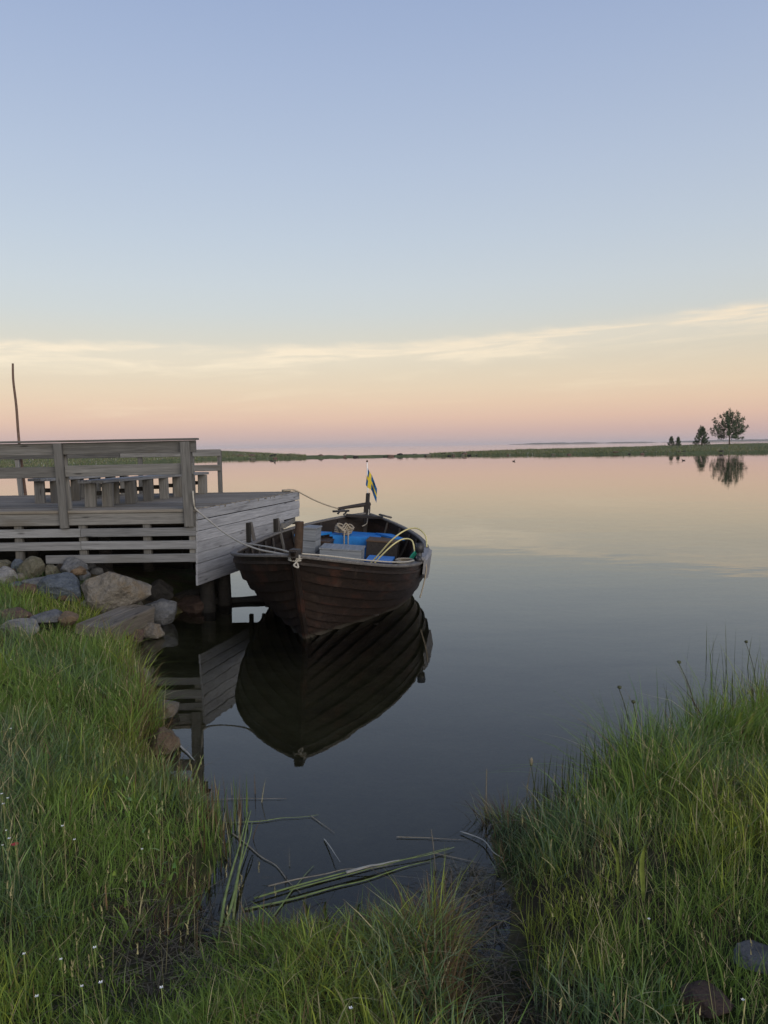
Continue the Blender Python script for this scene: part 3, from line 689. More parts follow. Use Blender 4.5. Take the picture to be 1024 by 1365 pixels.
V, F = tube_geo(smooth_path(pts, 3), .014, 6); tag(mesh_obj('rope_coil', V, F, M_rope2, smooth=True), 'tan rope coil beside the iron oarlock', 'rope')
rope([W(g.x, g.y + .03, g.z + .05), W(g.x, g.y + .075, g.z - .05), W(g.x + .02, g.y + .055, g.z - .25), W(g.x + .02, g.y + .02, g.z - .42)], .008, M_rope2, 'short rope end dangling outside the right gunwale')

# ------------------------------------------------------------------ stones
def stone(label, x, y_, z, sx_, sy_, sz_, mat, seed, rz=0.0, group=None, sub=4, name='stone', ang=1.0):
    r = np.random.default_rng(seed)
    bm = bmesh.new(); bmesh.ops.create_icosphere(bm, subdivisions=sub, radius=1)
    npl = 13; ga_ = np.arange(npl) + .5; ph_ = np.arccos(1 - 2 * ga_ / npl); th_ = ga_ * 3.883 + r.uniform(0, 6.28); nn = np.stack([np.sin(ph_) * np.cos(th_), np.sin(ph_) * np.sin(th_), np.cos(ph_)], 1) + r.normal(0, .22, (npl, 3)); nn /= np.linalg.norm(nn, axis=1)[:, None]; dd_ = r.uniform(.56, .84, npl); sx_, sy_, sz_ = sx_ * 1.16, sy_ * 1.16, sz_ * 1.16
    so = Vector(r.uniform(-50, 50, 3))
    for v in bm.verts:
        d = np.array(v.co); q = nn @ d; t = np.where(q > .05, dd_ / np.maximum(q, .05), 9)
        ks = np.sort(t)[:3]; rad = min(1.06, -math.log(np.exp(-34 * np.minimum(t, 2)).sum() + math.exp(-34 * 1.08)) / 34) * ang + (1 - ang)
        rad *= 1 + .08 * mn.noise(v.co * 1.7 + so) + .05 * mn.noise(v.co * 4 + so) + .03 * mn.noise(v.co * 9 + so) + .016 * mn.noise(v.co * 21 + so)
        v.co = Vector((d[0] * sx_ / 2 * rad, d[1] * sy_ / 2 * rad, d[2] * sz_ / 2 * rad))
    me = bpy.data.meshes.new(name); bm.to_mesh(me); bm.free(); me.polygons.foreach_set('use_smooth', [sub < 3] * len(me.polygons)); me.materials.append(mat)
    o = bpy.data.objects.new(name, me); o.location = (x, y_, z); o.rotation_euler = (r.uniform(-.12, .12), r.uniform(-.12, .12), rz); C.objects.link(o)
    return tag(o, label, 'stone', group)
def gz(x, y_): return float(ground_z(np.array([x]), np.array([y_]))[0])
# (label, x, y, z, sx, sy, sz, material, seed, rz)
STONES = [
 ('large tan angular boulder under the platform edge', -2.96, 8.32, .43, .70, .62, .56, ST_tan, 11, .4),
 ('olive rounded stone beside the left stud under the slats', -4.03, 8.72, .66, .29, .28, .24, ST_olive, 2, .2),
 ('blue-white stone at the left picture edge among the bank stones', -4.26, 8.5, .58, .30, .28, .24, ST_white, 3, .9),
 ('small slate-blue stone behind the blue-white one', -4.27, 8.86, .67, .17, .2, .2, ST_blue, 4, 0),
 ('grey stone just below the olive rounded stone', -3.84, 8.38, .52, .32, .3, .22, ST_grey, 5, .5),
 ('blue-grey boulder leaning on the large tan boulder', -3.50, 8.28, .50, .44, .4, .34, ST_blue, 6, .3),
 ('dark grey stone in shade under the lowest slat', -3.58, 8.78, .64, .30, .3, .24, ST_grey, 7, 1.0),
 ('small orange wedge stone on top of the bank stones', -3.42, 8.5, .655, .2, .14, .1, ST_orange, 8, .25),
 ('narrow brown stone between olive and dark grey stones', -3.83, 8.80, .60, .14, .16, .22, ST_olive, 9, 0),
 ('small tan stone far back under the left slats', -4.45, 8.9, .68, .2, .2, .16, ST_olive, 10, .2),
 ('low reddish stone behind the pale stone in the grass', -3.58, 7.38, .40, .30, .24, .17, ST_red, 12, .2),
 ('pale whitish stone half sunk in the left grass', -3.36, 6.97, .37, .33, .26, .22, ST_white, 13, .1),
 ('flat grey stone between reddish and brown stones in the grass', -3.27, 7.32, .39, .30, .24, .14, ST_grey, 14, .5),
 ('brown stone in tall grass above the pale stone', -3.09, 7.36, .38, .20, .2, .15, ST_orange, 15, .3),
 ('grey stone behind the old timber beam at the waterline', -2.56, 8.72, .15, .38, .36, .28, ST_grey, 16, .4),
 ('brown stone under the old timber beam', -2.50, 8.08, .06, .28, .26, .2, ST_tan, 17, .2),
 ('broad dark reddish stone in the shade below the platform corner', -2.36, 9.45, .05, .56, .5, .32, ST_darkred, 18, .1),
 ('small tan shore stone below the end of the beam', -2.68, 7.45, .04, .2, .2, .16, ST_tan, 19, .3),
 ('flat tan shore stone at the waterline below the beam', -2.49, 7.15, .02, .26, .3, .14, ST_tan, 20, .7),
 ('longer tan shore stone half hidden by grass', -2.17, 6.58, .02, .24, .34, .15, ST_tan, 21, .5),
 ('rounded tan stone at the water edge beside the slat reflection', -1.68, 5.68, .03, .21, .24, .2, ST_tan, 22, .1),
 ('orange-tan stone at the water edge near a pale loose reed', -1.49, 4.98, .03, .22, .22, .2, ST_orange, 23, .4),
 ('small brown stone wedged by the beam end', -2.60, 7.85, .06, .22, .2, .17, ST_red, 24, .2),
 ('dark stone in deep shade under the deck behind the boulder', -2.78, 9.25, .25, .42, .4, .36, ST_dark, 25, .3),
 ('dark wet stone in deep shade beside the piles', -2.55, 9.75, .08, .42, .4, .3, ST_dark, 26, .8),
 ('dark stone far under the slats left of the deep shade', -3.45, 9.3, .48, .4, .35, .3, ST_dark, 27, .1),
 ('reddish flat stone sunk in the right foreground grass', 1.0, 2.30, .235, .16, .12, .06, ST_red, 28, .2),
 ('grey flat stone at the right picture edge in foreground grass', 1.24, 2.46, .255, .20, .15, .06, ST_grey, 29, .5),
]
FILL = []
for i in range(26):
    x = float(rng.uniform(-4.6, -2.75)); y_ = float(rng.uniform(8.15, 9.2)); sz = float(rng.uniform(.09, .2)); FILL.append((x, y_, sz))
for s in STONES: stone(*s)
for i, (x, y_, sz) in enumerate(FILL):
    stone('small stone filling gaps among the boulders in front of the platform', x, y_, gz(x, y_) + sz * .22, sz * 1.2, sz, sz * .8, (ST_grey, ST_olive, ST_red, ST_blue, ST_tan)[i % 5], 300 + i, i * .7, 'small filler stones among the bank boulders', 2)
# old squared timber lying on the bank
bmx = empty('timber_beam', (-2.78, 7.8, .12)); tag(bmx, 'old weathered squared timber beam lying on the bank stones', 'beam')
board('baulk', (-2.95, 7.36, .215), (-2.75, 8.30, .225), .165, .19, (1, 0, -.12), M_beam, bmx, jit=.004, ch=.012)
board('baulk', (-2.785, 7.30, .20), (-2.59, 8.24, .21), .16, .19, (1, 0, -.12), M_beam, bmx, jit=.004, ch=.012)

# ------------------------------------------------------------------ blade meshes
def blades(name, root, h, w, azm, lean, curve, col, segs, mat, parent=None, droop=None, twist=None):
    n = len(h); lv = segs; t = np.linspace(0, 1, lv + 1)
    az2 = azm + (twist if twist is not None else rng.normal(0, 1.0, n)); 
    ca, sa = np.cos(azm), np.sin(azm); wx, wy = -np.sin(az2), np.cos(az2)
    off = lean[:, None] * t + curve[:, None] * t ** 2.2
    up = t[None, :] - (.30 * np.clip(lean + curve, 0, 2)[:, None] ** 1.5) * t[None, :] ** 2.2
    px_ = root[:, 0:1] + h[:, None] * off * ca[:, None]; py_ = root[:, 1:2] + h[:, None] * off * sa[:, None]; pz_ = root[:, 2:3] + h[:, None] * up
    wd = w[:, None] * np.array([1.0 - .15 * k if k < .4 else 1.0 * (1 - k) ** .55 for k in t])[None, :] / 2
    nv = 2 * lv + 1
    co = np.empty((n, nv, 3), np.float32)
    for k in range(lv):
        co[:, 2 * k, 0] = px_[:, k] - wx * wd[:, k]; co[:, 2 * k, 1] = py_[:, k] - wy * wd[:, k]; co[:, 2 * k, 2] = pz_[:, k]
        co[:, 2 * k + 1, 0] = px_[:, k] + wx * wd[:, k]; co[:, 2 * k + 1, 1] = py_[:, k] + wy * wd[:, k]; co[:, 2 * k + 1, 2] = pz_[:, k]
    co[:, -1, 0] = px_[:, -1]; co[:, -1, 1] = py_[:, -1]; co[:, -1, 2] = pz_[:, -1]
    base = (np.arange(n) * nv)[:, None]
    loops, tot = [], []
    for k in range(lv - 1): loops.append(np.concatenate([base + 2 * k, base + 2 * k + 1, base + 2 * k + 3, base + 2 * k + 2], 1)); tot.append(4)
    loops.append(np.concatenate([base + 2 * lv - 2, base + 2 * lv - 1, base + 2 * lv], 1)); tot.append(3)
    li = np.concatenate(loops, 1).ravel().astype(np.int32); lt = np.tile(np.array(tot, np.int32), n); ls = np.concatenate([[0], np.cumsum(lt)[:-1]]).astype(np.int32)
    me = bpy.data.meshes.new(name); me.vertices.add(n * nv); me.vertices.foreach_set('co', co.ravel())
    me.loops.add(len(li)); me.loops.foreach_set('vertex_index', li); me.polygons.add(len(lt)); me.polygons.foreach_set('loop_start', ls); me.polygons.foreach_set('loop_total', lt)
    me.update()
    at = me.color_attributes.new('col', 'FLOAT_COLOR', 'POINT'); cc = np.ones((n, nv, 4), np.float32); cc[:, :, :3] = col[:, None, :]; at.data.foreach_set('color', cc.ravel())
    me.polygons.foreach_set('use_smooth', [True] * len(lt))
    me.materials.append(mat); o = bpy.data.objects.new(name, me); link(o, parent); return o
PAL = np.array([(.26, .30, .045), (.145, .225, .042), (.105, .18, .055), (.145, .20, .105), (.38, .33, .17), (.17, .11, .055)])
def palette(x, y_, n, dry=.05):
    f1 = 1.5 * wav(x, y_, 2.3, 31) + rng.normal(0, .4, n); f2 = 1.4 * wav(x, y_, 3.4, 37) + rng.normal(0, .3, n)
    c = PAL[1][None, :] + np.zeros((n, 3))
    a = sm((f1 + .1) / .8)[:, None]; c = c * (1 - a) + PAL[0] * a
    b = sm((f2 - .05) / .7)[:, None]; c = c * (1 - b) + np.where(rng.random(n)[:, None] < .5, PAL[2], PAL[3]) * b
    d = rng.random(n) < dry * (1 + 2 * sm(wav(x, y_, 2.2, 41))); c[d] = PAL[4]; d = rng.random(n) < dry * .6; c[d] = PAL[5]
    dead = rng.random(n) < .5 * np.exp(-(np.maximum(shore_sd(x, y_), 0) / .16) ** 2) * sm(.4 + wav(x, y_, 3.1, 45)); c[dead] = np.array([(.15, .10, .05)]) * rng.uniform(.6, 1.5, (int(dead.sum()), 1))
    return c * rng.uniform(.65, 1.3, n)[:, None]
# places kept free of grass: stones, the beam
keep = [(s[1], s[2], max(s[4], s[5]) * (.42 if s[3] > .1 else .62)) for s in STONES]
def scatter(n, x0, x1, y0, y1, dmin=.0):
    x = rng.uniform(x0, x1, n); y_ = rng.uniform(y0, y1, n); d = shore_sd(x, y_) + .05 * wav(x, y_, 9, 51)
    ok = d > dmin
    for sx_, sy_, r_ in keep: ok &= (x - sx_) ** 2 + (y_ - sy_) ** 2 > r_ * r_
    ok &= ~((np.abs((x + 2.78) - (y_ - 7.8) * .18) < .2) & (y_ > 7.15) & (y_ < 8.45))
    return x[ok], y_[ok], d[ok]
def mudness(x, y_):   # trampled, nearly bare spots at the small inlets
    return np.exp(-(((x + .80) / .22) ** 2 + ((y_ - 2.72) / .30) ** 2)) + np.exp(-(((x - .36) / .15) ** 2 + ((y_ - 2.5) / .8) ** 2))
def meadow(name, n, x0, x1, y0, y1, segs, hs, wscale, dry=.05, dmin=.0, rough=1.0):
    x, y_, d = scatter(n, x0, x1, y0, y1, dmin)
    cl = wav(x, y_, 5.5, 61) * .5 + wav(x, y_, 13, 62) * .5
    kp = rng.random(len(x)) < np.clip(.62 + .6 * cl, .2, 1) * (1 - .93 * np.clip(mudness(x, y_), 0, 1)); x, y_, d, cl = x[kp], y_[kp], d[kp], cl[kp]
    n = len(x); z = ground_z(x, y_)
    h = hs(x, y_, d) * np.clip(rng.lognormal(0, .4, n), .3, 2.2) * (1 + .45 * cl)
    fa = 2.2 * wav(x, y_, 1.9, 71) + 1.3 * wav(x, y_, 6, 72); azm = fa + rng.normal(0, 1.9, n)
    lean = np.abs(rng.normal(.22, .28, n)) * rough; curve = np.abs(rng.normal(.3, .34, n)) * rough
    w = rng.uniform(.0024, .0056, n) * wscale * np.clip(h / .2, .75, 1.5)
    return blades(name, np.stack([x, y_, z - .01], 1), h, w, azm, lean, curve, palette(x, y_, n, dry), segs, M_grass)
def h_left(x, y_, d): return .072 + .058 * sm((y_ - 3.6) / 2.0) + .032 * sm(wav(x, y_, 2.4, 81)) + .05 * np.exp(-(d / .3) ** 2) * sm((y_ - 4) / 1)
def h_right(x, y_, d): return .074 + .16 * np.exp(-(d / .40) ** 2) * sm((x - .6) / .6) + .045 * sm(wav(x, y_, 2.4, 82))
def h_front(x, y_, d): return .075 + .06 * sm((x + .15) / .4) + .02 * wav(x, y_, 4, 83)
def mixed(name, n, x0, x1, y0, y1, hs, label, k=.05, **kw):
    o = meadow(name, n, x0, x1, y0, y1, 3, hs, 1.0, **kw); tag(o, kind='stuff', label=label)
    # scattered longer, broader blades standing above the rest
    x, y_, d = scatter(int(n * k), x0, x1, y0, y1, .02); q = rng.random(len(x)) < sm(.5 + wav(x, y_, 3.4, 111)); x, y_, d = x[q], y_[q], d[q]; m_ = len(x)
    h = hs(x, y_, d) * rng.uniform(1.2, 2.1, m_)
    o2 = blades(name.replace('grass', 'long_blades'), np.stack([x, y_, ground_z(x, y_) - .01], 1), h, rng.uniform(.004, .0085, m_), rng.uniform(0, 6.28, m_), np.abs(rng.normal(.2, .2, m_)), np.abs(rng.normal(.35, .35, m_)), palette(x, y_, m_, .12) * 1.2, 5, M_grass)
    tag(o2, kind='stuff', label=label + ', the longer blades')
mixed('left_bank_grass', 150000, -4.2, -.45, 1.9, 5.2, h_left, 'long green meadow grass on the left bank')
mixed('far_bank_grass', 110000, -6.2, -1.5, 5.2, 8.7, lambda x, y_, d: h_left(x, y_, d) * (1 - .35 * sm((y_ - 7.4) / 1.2)), 'long green grass on the bank in front of the platform stones', k=.06)
mixed('front_tuft_grass', 30000, -.75, .33, 1.9, 3.25, h_front, 'low tuft of grass at the water edge in the centre foreground', dry=.09, rough=1.25)
mixed('right_bank_grass', 160000, .36, 3.6, 1.8, 6.0, h_right, 'tall green grass on the right bank', dry=.06)

# low broad-leaved weeds between the grass, and seed-headed grass stalks
x1, y1, d1 = scatter(60000, -4.2, -.45, 1.9, 6.0, .05); x2, y2, d2 = scatter(30000, .36, 3.4, 1.8, 5.0, .05); x = np.concatenate([x1, x2]); y_ = np.concatenate([y1, y2])
q = rng.random(len(x)) < sm((wav(x, y_, 4.2, 121) - .15) / .5) * .22 * (1 - np.clip(1.6 * np.exp(-(((x + .8) / .5) ** 2 + ((y_ - 2.7) / .6) ** 2)), 0, 1)); x, y_ = x[q], y_[q]; n = len(x)
tag(blades('low_weeds', np.stack([x, y_, ground_z(x, y_) + rng.uniform(0, .07, n)], 1), rng.uniform(.018, .04, n), rng.uniform(.008, .016, n), rng.uniform(0, 6.28, n), rng.uniform(.4, 1.3, n), rng.uniform(0, .6, n), (np.array([(.16, .25, .06)]) + rng.normal(0, .02, (n, 3))).clip(.03) * rng.uniform(.7, 1.25, n)[:, None], 3, M_grass, twist=np.zeros(n)), 'low broad-leaved weeds growing among the bank grass', kind='stuff')
x1, y1, d1 = scatter(900, -4.2, -.45, 1.9, 7.0, .05); x2, y2, d2 = scatter(700, .36, 3.4, 1.8, 5.5, .03); x = np.concatenate([x1, x2]); y_ = np.concatenate([y1, y2]); n = len(x); z = ground_z(x, y_)
h = rng.uniform(.16, .34, n); a_ = rng.uniform(0, 6.28, n); ln_ = np.abs(rng.normal(.12, .12, n)); zero = np.zeros(n); cs = np.array([(.30, .27, .13)]) * rng.uniform(.6, 1.2, n)[:, None]
tag(blades('seed_stalks', np.stack([x, y_, z], 1), h, np.full(n, .0022), a_, ln_, zero, cs, 3, M_grass), 'thin pale seed stalks standing in the bank grass', kind='stuff')
up_ = 1 - .30 * ln_ ** 1.5
rt = np.stack([x + h * .92 * ln_ * np.cos(a_), y_ + h * .92 * ln_ * np.sin(a_), z + h * .92 * up_], 1)
hd = [np.repeat(rt, 5, 0) + np.stack([np.zeros(5 * n), np.zeros(5 * n), np.tile(np.arange(5), n) * .009], 1)][0]; m5 = 5 * n
tag(blades('seed_heads', hd, rng.uniform(.012, .022, m5), rng.uniform(.003, .006, m5), rng.uniform(0, 6.28, m5), rng.uniform(.1, .6, m5), np.zeros(m5), np.repeat(cs, 5, 0), 2, M_grass), 'small pale seed heads on the grass stalks', kind='stuff')

# upright reeds growing out of the shallows by the right bank, and tall blades at the left inlet
def reeds(name, spots, hmean, wm, label, dry=.12, leanm=.05, tint=None):
    x = np.array([s[0] for s in spots]); y_ = np.array([s[1] for s in spots]); n = len(x); z = ground_z(x, y_)
    h = hmean * rng.uniform(.55, 1.45, n) - np.minimum(z, 0)
    o = blades(name, np.stack([x, y_, z], 1), h, rng.uniform(.8, 1.5, n) * wm, rng.uniform(0, 6.28, n), np.abs(rng.normal(0, leanm, n)), np.abs(rng.normal(0, .08, n)), palette(x, y_, n, dry) if tint is None else np.array([tint]) * rng.uniform(.6, 1.5, n)[:, None], 4, M_grass)
    return tag(o, label, kind='stuff')
sp1 = []
while len(sp1) < 420:
    t = random.random(); x = .75 + 2.6 * t; yb = np.interp(x, [.72, 1.0, 1.38, 1.79, 2.22, 2.74, 4.05], [3.78, 4.0, 4.3, 4.55, 4.9, 5.3, 6.3]); y_ = yb + random.expovariate(1 / (.10 + .22 * t)) - .10
    sp1.append((x, y_))
reeds('right_shore_reeds', sp1, .30, .0062, 'thin upright reeds standing in the shallows off the right bank', tint=(.075, .085, .03))
sp2 = [(random.gauss(-1.12, .14), random.gauss(4.12, .10)) for _ in range(120)] + [(random.gauss(-.85, .06), random.gauss(3.75, .22)) for _ in range(110)]
reeds('left_inlet_reeds', sp2, .15, .006, 'bright upright blades in the shallows of the left inlet', .06)
sp3 = [(random.gauss(.62, .06), random.gauss(3.95, .05)) for _ in range(260)]
x = np.array([s[0] for s in sp3]); y_ = np.array([s[1] for s in sp3])
tag(blades('sedge_tuft', np.stack([x, y_, np.full(len(x), -.02)], 1), rng.uniform(.08, .2, len(x)), np.full(len(x), .0035), np.arctan2(y_ - 3.95, x - .62) + rng.normal(0, .4, len(x)), rng.uniform(.1, .7, len(x)), rng.uniform(.1, .6, len(x)), palette(x, y_, len(x), .25), 3, M_grass), 'small round yellowish sedge tuft alone in the water off the right bank', 'grass tuft')
# dead straw flattened over the two muddy inlets
n = 1200; x = np.concatenate([rng.normal(-.82, .22, n // 2), rng.normal(.37, .10, n - n // 2)]); y_ = np.concatenate([rng.normal(2.72, .30, n // 2), rng.uniform(2.2, 3.5, n - n // 2)])
z = np.maximum(ground_z(x, y_), 0) + rng.uniform(.004, .02, n)
cs = np.where(rng.random(n)[:, None] < .5, np.array([.17, .14, .085]), np.array([.06, .048, .03])) * rng.uniform(.6, 1.25, n)[:, None]
tag(blades('dead_straw', np.stack([x, y_, z], 1), rng.uniform(.06, .2, n), rng.uniform(.0025, .005, n), rng.uniform(0, 6.28, n), np.full(n, .95) + rng.normal(0, .1, n), rng.normal(.1, .1, n), cs, 3, M_grass, twist=np.zeros(n)), 'flattened dead straw littering the muddy inlets', kind='stuff')
me = bpy.data.objects['dead_straw'].data
cz = np.empty(len(me.vertices) * 3, np.float32); me.vertices.foreach_get('co', cz); cz = cz.reshape(-1, 7, 3)
cz[:, :, 2] = z[:, None] + (cz[:, :, 2] - z[:, None]) * .08; me.vertices.foreach_set('co', cz.ravel()); me.update()

M_rush = plain('dark_rush', (.06, .065, .03), .7, .2, .3, 20)
# single stems: tall seed-headed rushes
def stem(label, pts, r, mat, head=None, name='rush_stem', cat='rush', group=None):
    parts = [tube_geo(smooth_path(pts, 6), lambda t: r * (1.1 - .6 * t), 5)]
    if head: parts.append(tube_geo(smooth_path([pts[-1], Vector(pts[-1]) + Vector((.002, 0, head))], 4), lambda t: r * (1.2 + 2.2 * math.sin(math.pi * min(1, max(0.02, t)))), 6))
    V, F = join_geo(parts); return tag(mesh_obj(name, V, F, mat, smooth=True), label, cat, group)
def up_stem(x, y_, h, lx, ly, label, head=.02, r=.0042, mat=M_rush, **kw):
    z = gz(x, y_); stem(label, [(x, y_, z), (x + lx * .2, y_ + ly * .2, z + h * .4), (x + lx * .55, y_ + ly * .5, z + h * .75), (x + lx, y_ + ly, z + h)], r, mat, head, **kw)
up_stem(1.50, 4.50, .58, -.09, .05, 'tall rush leaning left, left of a pair off the right bank')
up_stem(1.53, 4.48, .50, -.05, .02, 'shorter rush with a bent tip, right of a pair off the right bank')
up_stem(2.02, 4.80, .58, -.13, .06, 'tall rush leaning left off the right bank, right of the pair')
up_stem(2.62, 5.25, .62, -.10, .03, 'thin tall rush near the right picture edge', r=.0035)
up_stem(.53, 4.02, .33, .005, 0, 'bare straight stem standing in water left of the sedge tuft', head=None, mat=M_dry)
up_stem(.22, 3.47, .30, -.02, .0, 'bare stem standing in the water right of the floating reeds', head=None, r=.0022, mat=M_dry)
up_stem(.78, 4.2, .28, .03, 0, 'pale dry stem with a tuft behind the sedge', head=.05, r=.003, mat=M_dry)
# broad green leaves on the front tuft
def leaf(label, x, y_, h, lx, w, mat=M_reed):
    z = gz(x, y_); V, F = [], []
    n = 9
    for i in range(n):
        t = i / (n - 1); ww = w * math.sin(math.pi * (.12 + .88 * t)) ** .7 * .5
        c_ = Vector((x + lx * t ** 1.8 + .006 * math.sin(5 * t + x * 40), y_ - .05 * t * t, z + h * (t - .12 * t ** 3))); ww *= .75
        V += [c_ + Vector((-ww, -.004, 0)), c_ + Vector((0, .004, 0)), c_ + Vector((ww, -.004, 0))]
    for i in range(n - 1):
        for k in (0, 1): F.append((i * 3 + k, i * 3 + k + 1, (i + 1) * 3 + k + 1, (i + 1) * 3 + k))
    tag(mesh_obj('broad_leaf', V, F, mat, smooth=True), label, 'leaf', 'broad upright leaves')
M_leaf = plain('fresh_leaf', (.16, .20, .045), .6, .25, .35, 30)
leaf('upright bright green leaf at the left of the front tuft', -.35, 3.12, .20, -.012, .018, M_leaf); leaf('upright bright green leaf in the middle of three on the front tuft', -.27, 3.13, .19, .0, .018, M_leaf)
leaf('bright green leaf bending right on the front tuft', -.16, 3.12, .19, .05, .022, M_leaf)
leaf('broad yellow-green leaf in the right bank grass', .98, 2.85, .30, -.005, .026, M_leaf); leaf('narrow leaf curving left beside the broad yellow-green leaf', .92, 2.95, .30, -.06, .016, M_leaf)
leaf('broad bright leaf at the top of the right bank by the reeds', 2.08, 4.45, .34, .01, .05, M_leaf); leaf('second broad bright leaf at the top of the right bank', 2.15, 4.47, .33, .02, .045, M_leaf)

# loose reeds floating on the water (x0,y0,x1,y1)
def floater(label, a, b, r, mat, bend=.02, z=.006, z1=None, name='loose_reed', group=None):
    a = Vector((a[0], a[1], z)); b = Vector((b[0], b[1], z if z1 is None else z1)); m_ = (a + b) / 2; pr = Vector((-(b - a).y, (b - a).x, 0)).normalized() * bend
    V, F = tube_geo(smooth_path([a, a.lerp(b, .22) + pr * random.uniform(.2, 1.2), a.lerp(b, .45) + pr * random.uniform(.3, 1.5), a.lerp(b, .62) + pr * random.uniform(0, 1.4), a.lerp(b, .84) + pr * random.uniform(-.6, 1), b], 5), lambda t: r * .8 * (1.15 - .85 * t), 6, .45)
    return tag(mesh_obj(name, V, F, mat, smooth=True), label, 'reed', group)
floater('topmost long green reed of the floating bundle', (-.60, 3.25), (.325, 3.66), .0075, M_reed, .015, .012)
floater('lowest long green reed of the floating bundle, reaching the front tuft', (-.63, 3.18), (.20, 3.55), .008, M_reed, -.02, .006)
floater('short green reed inside the floating bundle', (-.45, 3.30), (.30, 3.645), .006, M_reed, .0, .018)
floater('yellowish reed across the floating bundle', (-.55, 3.33), (.02, 3.50), .006, M_dry, .02, .02)
floater('bleached reed leaf lying on the floating bundle', (-.20, 3.42), (.05, 3.52), .012, M_pale, .008, .028)
floater('green reed leaning upright at the left inlet, leftmost of three', (-.70, 3.02), (-.735, 3.88), .008, M_reed, .01, .03, .10)
floater('green reed leaning upright at the left inlet, middle of three', (-.68, 3.00), (-.715, 3.86), .008, M_reed, -.01, .03, .12)
floater('green reed leaning upright at the left inlet, rightmost of three', (-.66, 3.08), (-.70, 3.80), .007, M_reed, .02, .02, .09)
floater('dry stem floating level beyond the left inlet', (-1.20, 4.22), (-.58, 4.23), .004, M_dry, .01)
floater('green stem floating beyond the three upright reeds', (-.92, 3.96), (-.38, 4.03), .0045, M_reed, -.02)
floater('short dry stem floating right of the green stem', (-.42, 4.02), (-.28, 3.83), .003, M_dry, .0)
floater('dry stem floating slantwise above the bundle', (-.33, 3.77), (-.23, 3.47), .004, M_pale, .005, .006, .05)
floater('dry stem floating level right of the bundle', (.04, 3.78), (.40, 3.74), .004, M_dry, .005)
floater('pale arched stem running from the water to the right bank', (.37, 3.82), (.62, 3.25), .005, M_pale, .05, .01, .05)
floater('dry stem crossing below the pale arched stem', (.22, 3.62), (.44, 3.52), .0035, M_dry, .0)
floater('dark stem slanting through the left inlet', (-.82, 3.85), (-.40, 3.30), .0045, M_dry, .02)
floater('thin dark stem beside the slanting one in the left inlet', (-.50, 3.12), (-.36, 3.52), .0045, M_reed, .01)
floater('pale thick reed floating beside the orange-tan stone', (-1.46, 5.12), (-1.24, 4.78), .011, M_pale, .005, .01)
floater('green reed blade standing out of the water below the pale thick reed', (-1.16, 4.36), (-1.11, 4.5), .009, M_reed, .005, .0, .16)
floater('dark stem floating among the reeds off the right bank', (1.68, 4.9), (2.0, 4.78), .005, M_pale, .01)
floater('small white feather at the edge of the left inlet', (-1.19, 4.17), (-1.12, 4.20), .012, M_petal, .004, .012, name='feather')
bpy.data.objects['feather']['category'] = 'feather'

# small flowers in the grass
def flower(name, x, y_, h, mat, label, group, n=5, r=.007):
    z = gz(x, y_) + h; V, F = [], []
    for k in range(n):
        a = 6.283 * k / n; b = len(V)
        V += [(x, y_, z), (x + r * math.cos(a - .45), y_ + r * math.sin(a - .45), z + .002), (x + 1.35 * r * math.cos(a), y_ + 1.35 * r * math.sin(a), z + .004), (x + r * math.cos(a + .45), y_ + r * math.sin(a + .45), z + .002)]; F.append((b, b + 1, b + 2, b + 3))
    e_ = empty(name, (x, y_, gz(x, y_))); tag(e_, label, 'flower', group)
    mesh_obj('petals', V, F, mat, e_); v, f_ = tube_geo([(x, y_, z - h), (x + .004, y_, z - h * .5), (x, y_, z)], .0012, 4); mesh_obj('stalk', v, f_, M_reed, e_)
def on_ground(u, v, hh):  # ground under a spot seen in the grass, by marching along the line of sight
    a = R(90 - 4.9); Rm = Matrix.Rotation(a, 3, 'X') @ Matrix.Rotation(R(-.82), 3, 'Z'); d = Rm @ Vector(((u - 512) / 1025, -(v - 682.5) / 1025, -1)); t = 1.5
    while t < 14:
        p_ = Vector((0, 0, 2)) + d * t
        if p_.z < gz(p_.x, p_.y) + hh: break
        t += .03
    return p_.x, p_.y
for (u, v) in ((3, 1068), (11, 1074), (5, 1082), (9, 1120), (13, 1131), (4, 1137), (84, 1112), (100, 1133), (190, 1142), (15, 980), (50, 1345), (82, 1292), (127, 1278), (135, 1325), (216, 1336), (110, 1330), (33, 1288), (15, 885), (468, 1362), (865, 1238), (990, 1350)):
    x, y_ = on_ground(u, v, .12); flower('white_flower', x, y_, .15, M_petal, 'tiny white flower scattered low in the bank grass', 'tiny white meadow flowers', r=random.uniform(.0035, .006))
x, y_ = on_ground(21, 1143, .12); flower('red_flower', x, y_, .16, M_redpetal, 'single small red flower head in the left bank grass', None, 9, .012)

